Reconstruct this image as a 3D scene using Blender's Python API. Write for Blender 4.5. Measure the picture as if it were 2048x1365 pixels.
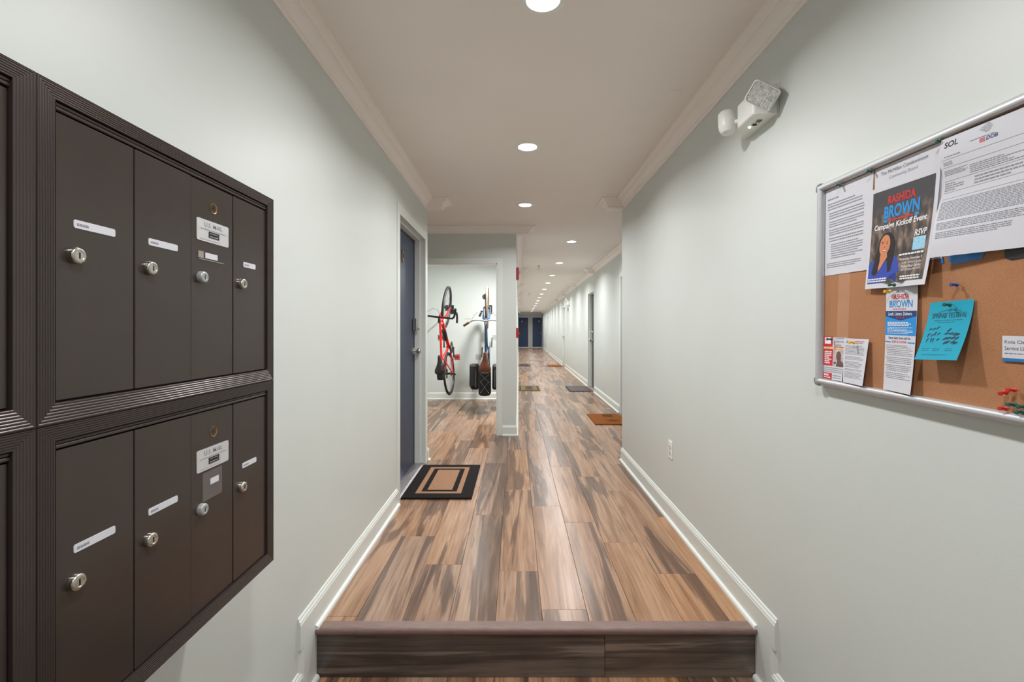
import bpy, bmesh, math, random
from mathutils import Vector, Matrix, Euler
random.seed(7)
PI = math.pi
for o in list(bpy.data.objects):
    bpy.data.objects.remove(o)
scene = bpy.context.scene
C = scene.collection

# ------------------------------------------------------------------ camera
CAM_H = 1.245
cd = bpy.data.cameras.new('camera')
cam = bpy.data.objects.new('camera', cd)
C.objects.link(cam)
cam.location = (0, 0, CAM_H)
cam.rotation_euler = (PI / 2, 0, 0)
cd.sensor_fit = 'HORIZONTAL'
cd.sensor_width = 36.0
cd.lens = 940 / 2048 * 36.0
cd.shift_x = -8 / 2048
cd.shift_y = -(682.5 - 661) / 2048
cd.clip_start = 0.02
cd.clip_end = 100
scene.camera = cam

# ------------------------------------------------------------------ world, exposure
w = bpy.data.worlds.new('world')
scene.world = w
w.use_nodes = True
w.node_tree.nodes['Background'].inputs[0].default_value = (0.9, 0.95, 1.0, 1)
w.node_tree.nodes['Background'].inputs[1].default_value = 0.05
vs = scene.view_settings
vs.view_transform = 'Standard'
vs.look = 'None'
vs.gamma = 1
vs.use_curve_mapping = False
vs.exposure = 0.0
LAMP_W = 17.2
LAMP_COL = (1.0, 0.987, 0.975)
LAMP_SPREAD = 154

# ------------------------------------------------------------------ materials
def s2l(c):
    c = c / 255.0
    return c / 12.92 if c <= 0.04045 else ((c + 0.055) / 1.055) ** 2.4
def rgb(r, g, b):
    return (s2l(r), s2l(g), s2l(b), 1)
MATS = {}
class N:
    """tiny node helper"""
    def __init__(s, name):
        s.m = bpy.data.materials.new(name)
        s.m.use_nodes = True
        s.t = s.m.node_tree
        s.b = s.t.nodes['Principled BSDF']
    def n(s, typ, **kw):
        x = s.t.nodes.new(typ)
        for k, v in kw.items():
            if k.startswith('i_'):
                key = k[2:]
                key = int(key) if key.isdigit() else key.replace('_', ' ')
                x.inputs[key].default_value = v
            else:
                setattr(x, k, v)
        return x
    def l(s, a, b):
        s.t.links.new(a, b)
    def ramp(s, fac, stops, interp='LINEAR'):
        r = s.n('ShaderNodeValToRGB')
        r.color_ramp.interpolation = interp
        els = r.color_ramp.elements
        while len(els) < len(stops):
            els.new(0.5)
        for e, (p, c) in zip(els, stops):
            e.position = p
            e.color = c
        s.l(fac, r.inputs[0])
        return r
def mat(name, col, rough=0.5, metal=0.0, noise=0.04, nscale=30.0, bump=0.0, bscale=200.0, spec=0.5, emit=None, estr=0.0, alpha=1.0, trans=0.0, coat=0.0, stretch=(1, 1, 1)):
    if name in MATS:
        return MATS[name]
    k = N(name)
    b = k.b
    b.inputs['Roughness'].default_value = rough
    b.inputs['Metallic'].default_value = metal
    b.inputs['Specular IOR Level'].default_value = spec
    b.inputs['Coat Weight'].default_value = coat
    b.inputs['Alpha'].default_value = alpha
    b.inputs['Transmission Weight'].default_value = trans
    tc = k.n('ShaderNodeTexCoord')
    mp = k.n('ShaderNodeMapping')
    mp.inputs['Scale'].default_value = stretch
    k.l(tc.outputs['Object'], mp.inputs[0])
    nz = k.n('ShaderNodeTexNoise', i_Scale=nscale, i_Detail=4.0)
    k.l(mp.outputs[0], nz.inputs['Vector'])
    lo = tuple(max(0, c * (1 - noise)) for c in col[:3]) + (1,)
    hi = tuple(min(1, c * (1 + noise)) for c in col[:3]) + (1,)
    r = k.ramp(nz.outputs[0], [(0.3, lo), (0.7, hi)])
    k.l(r.outputs[0], b.inputs['Base Color'])
    if bump > 0:
        n2 = k.n('ShaderNodeTexNoise', i_Scale=bscale, i_Detail=3.0)
        k.l(mp.outputs[0], n2.inputs['Vector'])
        bp = k.n('ShaderNodeBump', i_Strength=bump, i_Distance=0.002)
        k.l(n2.outputs[0], bp.inputs['Height'])
        k.l(bp.outputs[0], b.inputs['Normal'])
    if emit:
        b.inputs['Emission Color'].default_value = emit
        b.inputs['Emission Strength'].default_value = estr
    MATS[name] = k.m
    return k.m

WALL = mat('wall_paint', rgb(209, 215, 212), 0.42, noise=0.012, nscale=3, bump=0.08, bscale=320, spec=0.4)
TRIM = mat('trim_paint', rgb(220, 225, 221), 0.32, noise=0.01, nscale=3, spec=0.45)
CEIL = mat('ceiling_paint', rgb(240, 233, 227), 0.55, noise=0.012, nscale=2, bump=0.05, bscale=250, spec=0.35)
CROWN = mat('crown_paint', rgb(244, 237, 231), 0.42, noise=0.01, nscale=3, spec=0.4)
NAVY = mat('door_navy', rgb(46, 54, 78), 0.4, noise=0.05, nscale=6, spec=0.45)
NAVY_SHADED = mat('door_navy_shaded', rgb(66, 72, 72), 0.45, noise=0.05, nscale=6)  # navy door with its shade put into the colour as dark grey
BRONZE = mat('mailbox_bronze', rgb(65, 57, 53), 0.22, metal=0.3, noise=0.06, nscale=9, bump=0.04, bscale=700, spec=0.55)
BRONZE_RAIL = mat('mailbox_rail_bronze', rgb(70, 62, 59), 0.27, metal=0.45, noise=0.05, nscale=14)
BLACKGAP = mat('dark_interior', rgb(18, 17, 17), 0.8, noise=0.1)
STEEL = mat('satin_steel', rgb(196, 194, 186), 0.25, metal=1.0, noise=0.05, nscale=40)
CHROME = mat('chrome', rgb(168, 170, 172), 0.42, metal=0.35, noise=0.03, nscale=20)
BRASS = mat('brass', rgb(170, 132, 78), 0.3, metal=1.0, noise=0.12, nscale=60)
ALU = mat('aluminium_frame', rgb(200, 202, 206), 0.46, metal=0.5, noise=0.03, nscale=12)
ALUD = mat('grey_corner_plastic', rgb(110, 120, 124), 0.45, noise=0.05)
CORK = None
PAPER = mat('white_paper', rgb(208, 209, 217), 0.75, noise=0.012, nscale=12, spec=0.2)
INK = mat('grey_ink', rgb(146, 147, 155), 0.8, noise=0.2, nscale=300, spec=0.1)
INKD = mat('black_ink', rgb(48, 50, 56), 0.8, noise=0.1, spec=0.1)
WPLAST = mat('white_plastic', rgb(236, 238, 234), 0.38, noise=0.015)
BPLAST = mat('black_plastic', rgb(24, 24, 26), 0.4, noise=0.15)
RUBBER = mat('black_rubber', rgb(30, 30, 31), 0.65, noise=0.2, nscale=60, bump=0.2, bscale=300)
RED = mat('red_bike_paint', rgb(214, 30, 32), 0.22, noise=0.05, nscale=10, coat=0.4)
REDD = mat('alarm_red', rgb(186, 30, 38), 0.4, noise=0.05)
BLUEB = mat('blue_bike_paint', rgb(44, 76, 110), 0.25, noise=0.06, coat=0.3)
LEATHER = mat('brown_leather', rgb(104, 56, 36), 0.5, noise=0.18, nscale=18, bump=0.2)
TANRUB = mat('tan_tyre_rubber', rgb(122, 96, 78), 0.7, noise=0.15, nscale=30)
NYLON = mat('black_nylon', rgb(22, 23, 28), 0.7, noise=0.25, nscale=40, bump=0.3, bscale=500)
GREYCORD = mat('grey_cord', rgb(120, 124, 130), 0.6, noise=0.1)
NOSE = mat('vinyl_nosing', rgb(126, 103, 97), 0.42, noise=0.16, nscale=20, bump=0.3, bscale=300, stretch=(1, 8, 8))
THRESH = mat('threshold_aluminium', rgb(158, 154, 156), 0.4, metal=0.7, noise=0.12, nscale=40)
CLEAR = mat('clear_lens', rgb(235, 238, 238), 0.1, noise=0.02, trans=0.55, spec=0.6)
LENS = mat('lamp_lens', (1, 1, 1, 1), 0.5, noise=0.0, emit=(1.0, 0.985, 0.96, 1), estr=14.0)
GREENLED = mat('status_led', rgb(190, 255, 215), 0.4, emit=(0.55, 1.0, 0.7, 1), estr=5.0)
SUB = mat('floor_joint_dark', rgb(70, 52, 42), 0.8, noise=0.1)

def wood(name, tone=0.0, dark=0.0, along='y', desat=0.0, gloss=0.27):
    k = N(name)
    tc = k.n('ShaderNodeTexCoord')
    oi = k.n('ShaderNodeObjectInfo')
    ml = k.n('ShaderNodeVectorMath', operation='SCALE')
    cmb = k.n('ShaderNodeCombineXYZ')
    k.l(oi.outputs['Random'], cmb.inputs[0])
    k.l(oi.outputs['Random'], cmb.inputs[1])
    k.l(oi.outputs['Random'], cmb.inputs[2])
    k.l(cmb.outputs[0], ml.inputs[0])
    ml.inputs['Scale'].default_value = 73.0
    ad = k.n('ShaderNodeVectorMath', operation='ADD')
    k.l(tc.outputs['Object'], ad.inputs[0])
    k.l(ml.outputs[0], ad.inputs[1])
    def mapped(sa, sl):
        m = k.n('ShaderNodeMapping')
        m.inputs['Scale'].default_value = (sa, sl, 1) if along == 'y' else (sl, 1, sa)
        k.l(ad.outputs[0], m.inputs[0])
        return m.outputs[0]
    # broad streaks of heartwood with fairly crisp edges
    st = k.n('ShaderNodeTexNoise', i_Scale=1.0, i_Detail=6.0, i_Roughness=0.52, i_Distortion=1.1)
    k.l(mapped(6.0, 0.34), st.inputs['Vector'])
    # medium figure
    fg = k.n('ShaderNodeTexNoise', i_Scale=1.0, i_Detail=5.0, i_Roughness=0.55, i_Distortion=1.8)
    k.l(mapped(16.0, 0.9), fg.inputs['Vector'])
    # fine grain
    gr = k.n('ShaderNodeTexNoise', i_Scale=1.0, i_Detail=6.0, i_Roughness=0.65, i_Distortion=0.5)
    k.l(mapped(170.0, 5.0), gr.inputs['Vector'])
    # cathedral growth rings
    wv = k.n('ShaderNodeTexWave', i_Scale=1.0, i_Distortion=7.0, i_Detail=2.0, i_Detail_Scale=1.2)
    wv.bands_direction = 'X' if along == 'y' else 'Z'
    k.l(mapped(13.0, 0.9), wv.inputs['Vector'])
    rs = k.n('ShaderNodeMath', operation='MULTIPLY_ADD')
    k.l(oi.outputs['Random'], rs.inputs[0])
    rs.inputs[1].default_value = 0.24
    rs.inputs[2].default_value = -0.12 + dark
    a1 = k.n('ShaderNodeMath', operation='ADD')
    k.l(st.outputs[0], a1.inputs[0])
    k.l(rs.outputs[0], a1.inputs[1])
    base = k.ramp(fg.outputs[0], [(0.28, rgb(130, 95, 70)), (0.44, rgb(156, 119, 91)), (0.58, rgb(174, 138, 110)), (0.78, rgb(188, 156, 128))])
    darkc = k.ramp(fg.outputs[0], [(0.3, rgb(84, 61, 47)), (0.55, rgb(107, 80, 63)), (0.8, rgb(132, 101, 80))])
    msk = k.ramp(a1.outputs[0], [(0.505, (0, 0, 0, 1)), (0.535, (0.85, 0.85, 0.85, 1)), (0.60, (1, 1, 1, 1)), (0.68, (0.45, 0.45, 0.45, 1))])
    mx = k.n('ShaderNodeMix', data_type='RGBA')
    k.l(msk.outputs[0], mx.inputs[0])
    k.l(base.outputs[0], mx.inputs[6])
    k.l(darkc.outputs[0], mx.inputs[7])
    wm = k.ramp(wv.outputs[0], [(0.15, (0.86, 0.85, 0.84, 1)), (0.5, (1, 1, 1, 1))])
    m1 = k.n('ShaderNodeMix', data_type='RGBA', blend_type='MULTIPLY')
    m1.inputs[0].default_value = 0.7
    k.l(mx.outputs[2], m1.inputs[6])
    k.l(wm.outputs[0], m1.inputs[7])
    gm = k.ramp(gr.outputs[0], [(0.35, (0.80, 0.78, 0.77, 1)), (0.6, (1, 1, 1, 1))])
    m2 = k.n('ShaderNodeMix', data_type='RGBA', blend_type='MULTIPLY')
    m2.inputs[0].default_value = 0.85
    k.l(m1.outputs[2], m2.inputs[6])
    k.l(gm.outputs[0], m2.inputs[7])
    # plank tone: some greyer
    h2 = k.n('ShaderNodeMath', operation='MULTIPLY')
    k.l(oi.outputs['Random'], h2.inputs[0])
    h2.inputs[1].default_value = 17.31
    h3 = k.n('ShaderNodeMath', operation='FRACT')
    k.l(h2.outputs[0], h3.inputs[0])
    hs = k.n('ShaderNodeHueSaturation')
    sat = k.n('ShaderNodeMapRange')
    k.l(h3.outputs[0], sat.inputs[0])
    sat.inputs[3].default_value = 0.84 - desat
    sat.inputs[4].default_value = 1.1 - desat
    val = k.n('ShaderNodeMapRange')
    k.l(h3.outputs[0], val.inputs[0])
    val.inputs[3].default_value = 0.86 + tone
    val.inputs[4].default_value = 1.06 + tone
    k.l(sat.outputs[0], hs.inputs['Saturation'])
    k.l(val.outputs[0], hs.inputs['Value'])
    k.l(m2.outputs[2], hs.inputs['Color'])
    k.l(hs.outputs[0], k.b.inputs['Base Color'])
    k.b.inputs['Roughness'].default_value = gloss
    k.b.inputs['Specular IOR Level'].default_value = 0.45
    bp = k.n('ShaderNodeBump', i_Strength=0.12, i_Distance=0.001)
    k.l(gr.outputs[0], bp.inputs['Height'])
    k.l(bp.outputs[0], k.b.inputs['Normal'])
    MATS[name] = k.m
    return k.m
WOOD = wood('floor_plank_wood')
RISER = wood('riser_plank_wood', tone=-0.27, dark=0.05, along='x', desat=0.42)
def far_floor():
    k = N('far_floor_wood')
    tc = k.n('ShaderNodeTexCoord')
    m = k.n('ShaderNodeMapping')
    m.inputs['Scale'].default_value = (7, 1.0, 1)
    k.l(tc.outputs['Object'], m.inputs[0])
    z = k.n('ShaderNodeTexNoise', i_Scale=1.0, i_Detail=4.0, i_Distortion=0.7)
    k.l(m.outputs[0], z.inputs['Vector'])
    r = k.ramp(z.outputs[0], [(0.36, rgb(163, 130, 107)), (0.5, rgb(140, 108, 88)), (0.56, rgb(96, 74, 62)), (0.7, rgb(152, 120, 98))])
    k.l(r.outputs[0], k.b.inputs['Base Color'])
    k.b.inputs['Roughness'].default_value = 0.27
    return k.m
FARFLOOR = far_floor()
def cork():
    k = N('cork')
    tc = k.n('ShaderNodeTexCoord')
    v = k.n('ShaderNodeTexNoise', i_Scale=700.0, i_Detail=4.0)
    k.l(tc.outputs['Object'], v.inputs['Vector'])
    v2 = k.n('ShaderNodeTexNoise', i_Scale=9.0, i_Detail=2.0)
    k.l(tc.outputs['Object'], v2.inputs['Vector'])
    r = k.ramp(v.outputs[0], [(0.3, rgb(152, 104, 70)), (0.5, rgb(172, 120, 83)), (0.75, rgb(184, 134, 97))])
    r2 = k.ramp(v2.outputs[0], [(0.3, (0.93, 0.92, 0.91, 1)), (0.7, (1, 1, 1, 1))])
    m = k.n('ShaderNodeMix', data_type='RGBA', blend_type='MULTIPLY')
    m.inputs[0].default_value = 1
    k.l(r.outputs[0], m.inputs[6])
    k.l(r2.outputs[0], m.inputs[7])
    k.l(m.outputs[2], k.b.inputs['Base Color'])
    k.b.inputs['Roughness'].default_value = 0.85
    bp = k.n('ShaderNodeBump', i_Strength=0.3, i_Distance=0.001)
    k.l(v.outputs[0], bp.inputs['Height'])
    k.l(bp.outputs[0], k.b.inputs['Normal'])
    return k.m
CORK = cork()
def fibre(name, c1, c2, sc=220):
    k = N(name)
    tc = k.n('ShaderNodeTexCoord')
    v = k.n('ShaderNodeTexNoise', i_Scale=sc, i_Detail=5.0, i_Roughness=0.7)
    k.l(tc.outputs['Object'], v.inputs['Vector'])
    r = k.ramp(v.outputs[0], [(0.3, c1), (0.7, c2)])
    k.l(r.outputs[0], k.b.inputs['Base Color'])
    k.b.inputs['Roughness'].default_value = 0.95
    k.b.inputs['Specular IOR Level'].default_value = 0.1
    bp = k.n('ShaderNodeBump', i_Strength=0.8, i_Distance=0.004)
    k.l(v.outputs[0], bp.inputs['Height'])
    k.l(bp.outputs[0], k.b.inputs['Normal'])
    MATS[name] = k.m
    return k.m
COIR = fibre('coir_tan', rgb(136, 100, 76), rgb(182, 143, 114))
COIRB = fibre('coir_black', rgb(20, 19, 19), rgb(46, 43, 42))
COIRO = fibre('coir_orange', rgb(108, 60, 26), rgb(160, 98, 48))
COIRD = fibre('coir_brown_print', rgb(70, 42, 22), rgb(112, 70, 36))
GMAT = fibre('mat_grey', rgb(84, 78, 82), rgb(124, 116, 118), 120)
GMATD = fibre('mat_dark', rgb(62, 58, 60), rgb(84, 78, 80), 120)
OLIVE = fibre('mat_olive', rgb(104, 92, 66), rgb(150, 134, 100), 140)

# ------------------------------------------------------------------ mesh helpers
class MB:
    def __init__(s):
        s.v = []
        s.f = []
    def add(s, vs, fs):
        o = len(s.v)
        s.v += [tuple(p) for p in vs]
        s.f += [tuple(i + o for i in f) for f in fs]
        return s
    def box(s, x0, x1, y0, y1, z0, z1, M=None):
        x0, x1 = min(x0, x1), max(x0, x1)
        y0, y1 = min(y0, y1), max(y0, y1)
        z0, z1 = min(z0, z1), max(z0, z1)
        vs = [(x0, y0, z0), (x1, y0, z0), (x1, y1, z0), (x0, y1, z0), (x0, y0, z1), (x1, y0, z1), (x1, y1, z1), (x0, y1, z1)]
        if M:
            vs = [M @ Vector(p) for p in vs]
        return s.add(vs, [(0, 3, 2, 1), (4, 5, 6, 7), (0, 1, 5, 4), (1, 2, 6, 5), (2, 3, 7, 6), (3, 0, 4, 7)])
    def prism(s, pts, d0, d1, axes='xy', M=None):
        """polygon pts (a,b) extruded from d0 to d1; axes gives the plane: xy, xz, yz"""
        n = len(pts)
        def P(a, b, d):
            p = {'xy': (a, b, d), 'xz': (a, d, b), 'yz': (d, a, b)}[axes]
            return M @ Vector(p) if M else p
        vs = [P(a, b, d0) for a, b in pts] + [P(a, b, d1) for a, b in pts]
        fs = [tuple(range(n))[::-1], tuple(range(n, 2 * n))]
        fs += [(i, (i + 1) % n, n + (i + 1) % n, n + i) for i in range(n)]
        return s.add(vs, fs)
    def tube(s, path, r, seg=10, closed=False, caps=True, flat=None):
        path = [Vector(p) for p in path]
        n = len(path)
        rs = r if isinstance(r, (list, tuple)) else [r] * n
        rings = []
        prev = None
        for i, p in enumerate(path):
            if closed:
                t = path[(i + 1) % n] - path[i - 1]
            else:
                t = path[min(i + 1, n - 1)] - path[max(i - 1, 0)]
            t = t.normalized()
            if prev is None:
                ref = Vector((0, 0, 1)) if abs(t.z) < 0.9 else Vector((1, 0, 0))
                u = t.cross(ref).normalized()
            else:
                u = (prev - t * prev.dot(t)).normalized()
            prev = u
            v = t.cross(u)
            rings.append([p + (u * math.cos(2 * PI * k / seg) + v * math.sin(2 * PI * k / seg)) * rs[i] for k in range(seg)])
        vs = [q for R in rings for q in R]
        fs = []
        m = n if closed else n - 1
        for i in range(m):
            j = (i + 1) % n
            for k in range(seg):
                k2 = (k + 1) % seg
                fs.append((i * seg + k, i * seg + k2, j * seg + k2, j * seg + k))
        if caps and not closed:
            fs.append(tuple(range(seg))[::-1])
            fs.append(tuple((n - 1) * seg + k for k in range(seg)))
        return s.add(vs, fs)
    def cyl(s, p0, p1, r, seg=16, r2=None):
        return s.tube([p0, p1], [r, r if r2 is None else r2], seg)
    def lathe(s, prof, M=None, seg=24):
        """prof: (radius, height) along local z"""
        vs = []
        n = len(prof)
        for k in range(seg):
            a = 2 * PI * k / seg
            for (r, h) in prof:
                p = Vector((r * math.cos(a), r * math.sin(a), h))
                vs.append(M @ p if M else p)
        fs = []
        for k in range(seg):
            k2 = (k + 1) % seg
            for i in range(n - 1):
                fs.append((k * n + i, k2 * n + i, k2 * n + i + 1, k * n + i + 1))
        return s.add(vs, fs)
    def ball(s, c, rx, ry=None, rz=None, seg=14, rings=9, M=None):
        ry = rx if ry is None else ry
        rz = rx if rz is None else rz
        vs = []
        for i in range(rings + 1):
            th = PI * i / rings
            for k in range(seg):
                a = 2 * PI * k / seg
                p = Vector((c[0] + rx * math.sin(th) * math.cos(a), c[1] + ry * math.sin(th) * math.sin(a), c[2] + rz * math.cos(th)))
                vs.append(M @ p if M else p)
        fs = []
        for i in range(rings):
            for k in range(seg):
                k2 = (k + 1) % seg
                fs.append((i * seg + k, (i + 1) * seg + k, (i + 1) * seg + k2, i * seg + k2))
        return s.add(vs, fs)
    def sweep(s, path, prof, z=0.0, closed=False):
        """profile (out, up) swept along a plan path; out is to the right of travel"""
        n = len(path)
        P = [Vector(p) for p in path]
        rings = []
        for i in range(n):
            if closed:
                d1 = (P[i] - P[i - 1]).normalized()
                d2 = (P[(i + 1) % n] - P[i]).normalized()
            else:
                d1 = (P[i] - P[i - 1]).normalized() if i > 0 else None
                d2 = (P[i + 1] - P[i]).normalized() if i < n - 1 else None
                d1 = d1 or d2
                d2 = d2 or d1
            n1 = Vector((d1.y, -d1.x))
            n2 = Vector((d2.y, -d2.x))
            m = (n1 + n2) / (1 + n1.dot(n2))
            rings.append([(P[i].x + m.x * o, P[i].y + m.y * o, z + h) for (o, h) in prof])
        k = len(prof)
        vs = [p for R in rings for p in R]
        fs = []
        for i in range(n if closed else n - 1):
            j = (i + 1) % n
            for a in range(k):
                b = (a + 1) % k
                fs.append((i * k + a, i * k + b, j * k + b, j * k + a))
        if not closed:
            fs.append(tuple(range(k)))
            fs.append(tuple((n - 1) * k + a for a in range(k))[::-1])
        return s.add(vs, fs)
    def xf(s, M):
        s.v = [tuple(M @ Vector(p)) for p in s.v]
        return s
    def build(s, name, m, parent=None, smooth=False, bevel=0.0, seg=2, fix=True):
        me = bpy.data.meshes.new(name)
        me.from_pydata(s.v, [], s.f)
        if fix:
            bm = bmesh.new()
            bm.from_mesh(me)
            bmesh.ops.recalc_face_normals(bm, faces=bm.faces)
            bm.to_mesh(me)
            bm.free()
        me.materials.append(m)
        if smooth:
            for p in me.polygons:
                p.use_smooth = True
            try:
                me.set_sharp_from_angle(angle=math.radians(40))
            except Exception:
                pass
        o = bpy.data.objects.new(name, me)
        C.objects.link(o)
        if parent is not None:
            o.parent = parent
        if bevel > 0:
            b = o.modifiers.new('bevel', 'BEVEL')
            b.width = bevel
            b.segments = seg
            b.limit_method = 'ANGLE'
        return o
def tag(o, label=None, cat=None, group=None, kind=None):
    if label:
        o['label'] = label
    if cat:
        o['category'] = cat
    if group:
        o['group'] = group
    if kind:
        o['kind'] = kind
    return o
def empty(name, loc=(0, 0, 0), rz=0.0, M=None):
    o = bpy.data.objects.new(name, None)
    o.empty_display_size = 0.05
    C.objects.link(o)
    if M is not None:
        o.matrix_world = M
    else:
        o.location = loc
        o.rotation_euler = (0, 0, rz)
    return o
def copy_tree(o, parent=None):
    c = o.copy()
    C.objects.link(c)
    if parent is not None:
        c.parent = parent
    for ch in list(o.children):
        copy_tree(ch, c)
    return c
def struct(o, label=None):
    o['kind'] = 'structure'
    if label:
        o['label'] = label
    return o
_tc = {}
def text_mesh(st, bold=0.0, shear=0.0):
    key = (st, bold, shear)
    if key in _tc:
        return _tc[key]
    cu = bpy.data.curves.new('lettering', 'FONT')
    cu.body = st
    cu.size = 1
    cu.offset = bold
    cu.shear = shear
    cu.resolution_u = 3
    ob = bpy.data.objects.new('lettering', cu)
    C.objects.link(ob)
    dg = bpy.context.evaluated_depsgraph_get()
    me = bpy.data.meshes.new_from_object(ob.evaluated_get(dg))
    vs = [tuple(v.co) for v in me.vertices]
    fs = [tuple(p.vertices) for p in me.polygons]
    bpy.data.objects.remove(ob)
    bpy.data.meshes.remove(me)
    bpy.data.curves.remove(cu)
    x0 = min(v[0] for v in vs); x1 = max(v[0] for v in vs)
    y0 = min(v[1] for v in vs); y1 = max(v[1] for v in vs)
    vs = [((v[0] - x0) / (x1 - x0), (v[1] - y0) / (y1 - y0), 0) for v in vs]
    _tc[key] = (vs, fs)
    return vs, fs
def put_text(mb, st, u0, u1, v0, v1, w=0.0, bold=0.0, shear=0.0, slope=0.0):
    vs, fs = text_mesh(st, bold, shear)
    mb.add([(u0 + a * (u1 - u0), v0 + b * (v1 - v0) + slope * a, w) for a, b, _ in vs], fs)
    return mb
def put_lines(mb, u0, u1, v0, v1, n, rnd, h=0.45, short=0.75, w=0.0):
    """rows of tiny print, too small to read: each row is broken into dashes like words"""
    dv = (v1 - v0) / n
    for i in range(n):
        v = v1 - dv * (i + 0.5)
        end = u1 if rnd.random() > 0.35 else u0 + (u1 - u0) * (short + (1 - short) * rnd.random() * 0.8)
        u = u0
        while u < end - 0.001:
            L = min(rnd.uniform(0.004, 0.011), end - u)
            mb.add([(u, v - dv * h / 2, w), (u + L, v - dv * h / 2, w), (u + L, v + dv * h / 2, w), (u, v + dv * h / 2, w)], [(0, 1, 2, 3)])
            u += L + 0.0016
    return mb

# ------------------------------------------------------------------ plan dimensions
XL, XR = -0.847, 1.015          # entrance passage
YC = 4.50                       # where the passage widens
YB = -2.3                       # wall behind the camera
YK = 5.555                      # wall with the bike room opening
YE = 33.0                       # end of the corridor
ZC = 2.47
ZL = -0.209                     # lower floor
XA = -2.05                      # alcove side
def xl(y):                      # far corridor, left wall
    return 0.0 + 0.14 * (y - YK) / (YE - YK)
def xr(y):                      # far corridor, right wall
    return 1.53 + 0.30 * (y - YC) / (YE - YC)

# ------------------------------------------------------------------ walls
def wall(name, p0, p1, th, z0, z1, openings=(), label=None):
    """wall face on the line p0-p1, body to the left of travel; openings (s0,s1,ztop)"""
    p0 = Vector(p0); p1 = Vector(p1)
    d = (p1 - p0)
    L = d.length
    d.normalize()
    nl = Vector((-d.y, d.x))
    M = Matrix(((d.x, nl.x, 0, p0.x), (d.y, nl.y, 0, p0.y), (0, 0, 1, 0), (0, 0, 0, 1)))
    mb = MB()
    s = 0.0
    for (a, b, zt) in sorted(openings):
        mb.box(s, a, 0, th, z0, z1, M)
        mb.box(a, b, 0, th, zt, z1, M)
        s = b
    mb.box(s, L, 0, th, z0, z1, M)
    return struct(mb.build(name, WALL), label)
ZT = ZC + 0.02
wall('wall_left', (XL, YB), (XL, YC), 0.2, -0.3, ZT, [(3.395 - YB, 4.385 - YB, 2.105)], 'pale sage wall with the mailboxes and the navy door')
wall('wall_right', (XR, YC), (XR, YB), 0.5, -0.3, ZT, (), 'pale sage wall with the cork board and the emergency light')
wall('wall_back', (XL - 0.2, YB), (XR + 0.5, YB), -0.2, -0.3, ZT, (), 'plain wall closing the entrance end')
wall('wall_alcove', (XA, YC), (XL - 0.2, YC), -0.2, -0.05, ZT)
wall('wall_alcove_side', (XA, YC - 0.2), (XA, 8.7), 0.2, -0.05, ZT)
BX0, BX1 = -1.135, -0.222
wall('wall_bike_room_front', (XA, YK), (0.0, YK), 0.13, -0.05, ZT, [(BX0 - XA, BX1 - XA, 2.035)], 'sage wall with the opening into the bike room')
wall('wall_bike_room_back', (XA, 8.48), (-0.12, 8.48), 0.2, -0.05, ZT, (), 'pale wall behind the hanging bikes')
wall('wall_corridor_left', (xl(YK + 0.13), YK + 0.13), (xl(YE), YE), 0.13, -0.05, ZT)
D1 = (6.02, 6.99); D2 = (9.50, 10.36); D3 = (15.75, 16.65); D4 = (25.3, 26.2)
wall('wall_corridor_right', (xr(YE), YE), (xr(YC), YC), 0.3, -0.05, ZT, [(YE - b, YE - a, 2.05) for a, b in (D1, D2, D3, D4)], 'long sage corridor wall with recessed doorways')
wall('wall_end', (xl(YE) - 0.2, YE), (xr(YE) + 0.3, YE), 0.2, -0.05, ZT, (), 'far end wall with two navy doors')
mb = MB()
mb.box(XA - 0.2, 2.2, YB - 0.2, YE + 0.2, ZC, ZC + 0.1)
struct(mb.build('ceiling', CEIL), 'flat warm white ceiling')

# ------------------------------------------------------------------ floors
SEAM0, PW, PL = 0.113, 0.2008, 1.235
mb = MB()
mb.box(XA, 2.0, 1.985, YE, -0.12, -0.009)
floor = struct(mb.build('floor', SUB), 'upper floor of variegated brown wood planks')
mb = MB()
mb.box(xl(20) - 0.05, 2.0, 21.0, YE, -0.01, 0.0)
f2 = mb.build('far_planks', FARFLOOR, floor)
f2['kind'] = 'stuff'
joint = {-5: 2.044, -4: 2.84, -3: 2.497, -2: 1.93, -1: 2.428, 0: 2.094, 1: 1.81, 2: 2.755, 3: 2.405, 4: 1.90}
_pm = {}
nplank = 0
def plank(x0, x1, y0, y1):
    global nplank
    cx, cy = (x0 + x1) / 2, (y0 + y1) / 2
    key = (round(x1 - x0, 4), round(y1 - y0, 4))
    if key not in _pm:
        hx, hy = key[0] / 2 - 0.0006, key[1] / 2 - 0.0006
        b = 0.0012
        m = MB()
        vs = [(-hx, -hy, -0.008), (hx, -hy, -0.008), (hx, hy, -0.008), (-hx, hy, -0.008),
              (-hx, -hy, -b), (hx, -hy, -b), (hx, hy, -b), (-hx, hy, -b),
              (-hx + b, -hy + b, 0), (hx - b, -hy + b, 0), (hx - b, hy - b, 0), (-hx + b, hy - b, 0)]
        fs = [(0, 1, 5, 4), (1, 2, 6, 5), (2, 3, 7, 6), (3, 0, 4, 7), (4, 5, 9, 8), (5, 6, 10, 9), (6, 7, 11, 10), (7, 4, 8, 11), (8, 9, 10, 11)]
        m.add(vs, fs)
        o = m.build('plank', WOOD, floor)
        _pm[key] = o.data
    else:
        o = bpy.data.objects.new('plank', _pm[key])
        C.objects.link(o)
        o.parent = floor
    o.location = (cx, cy, 0)
    nplank += 1
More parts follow.
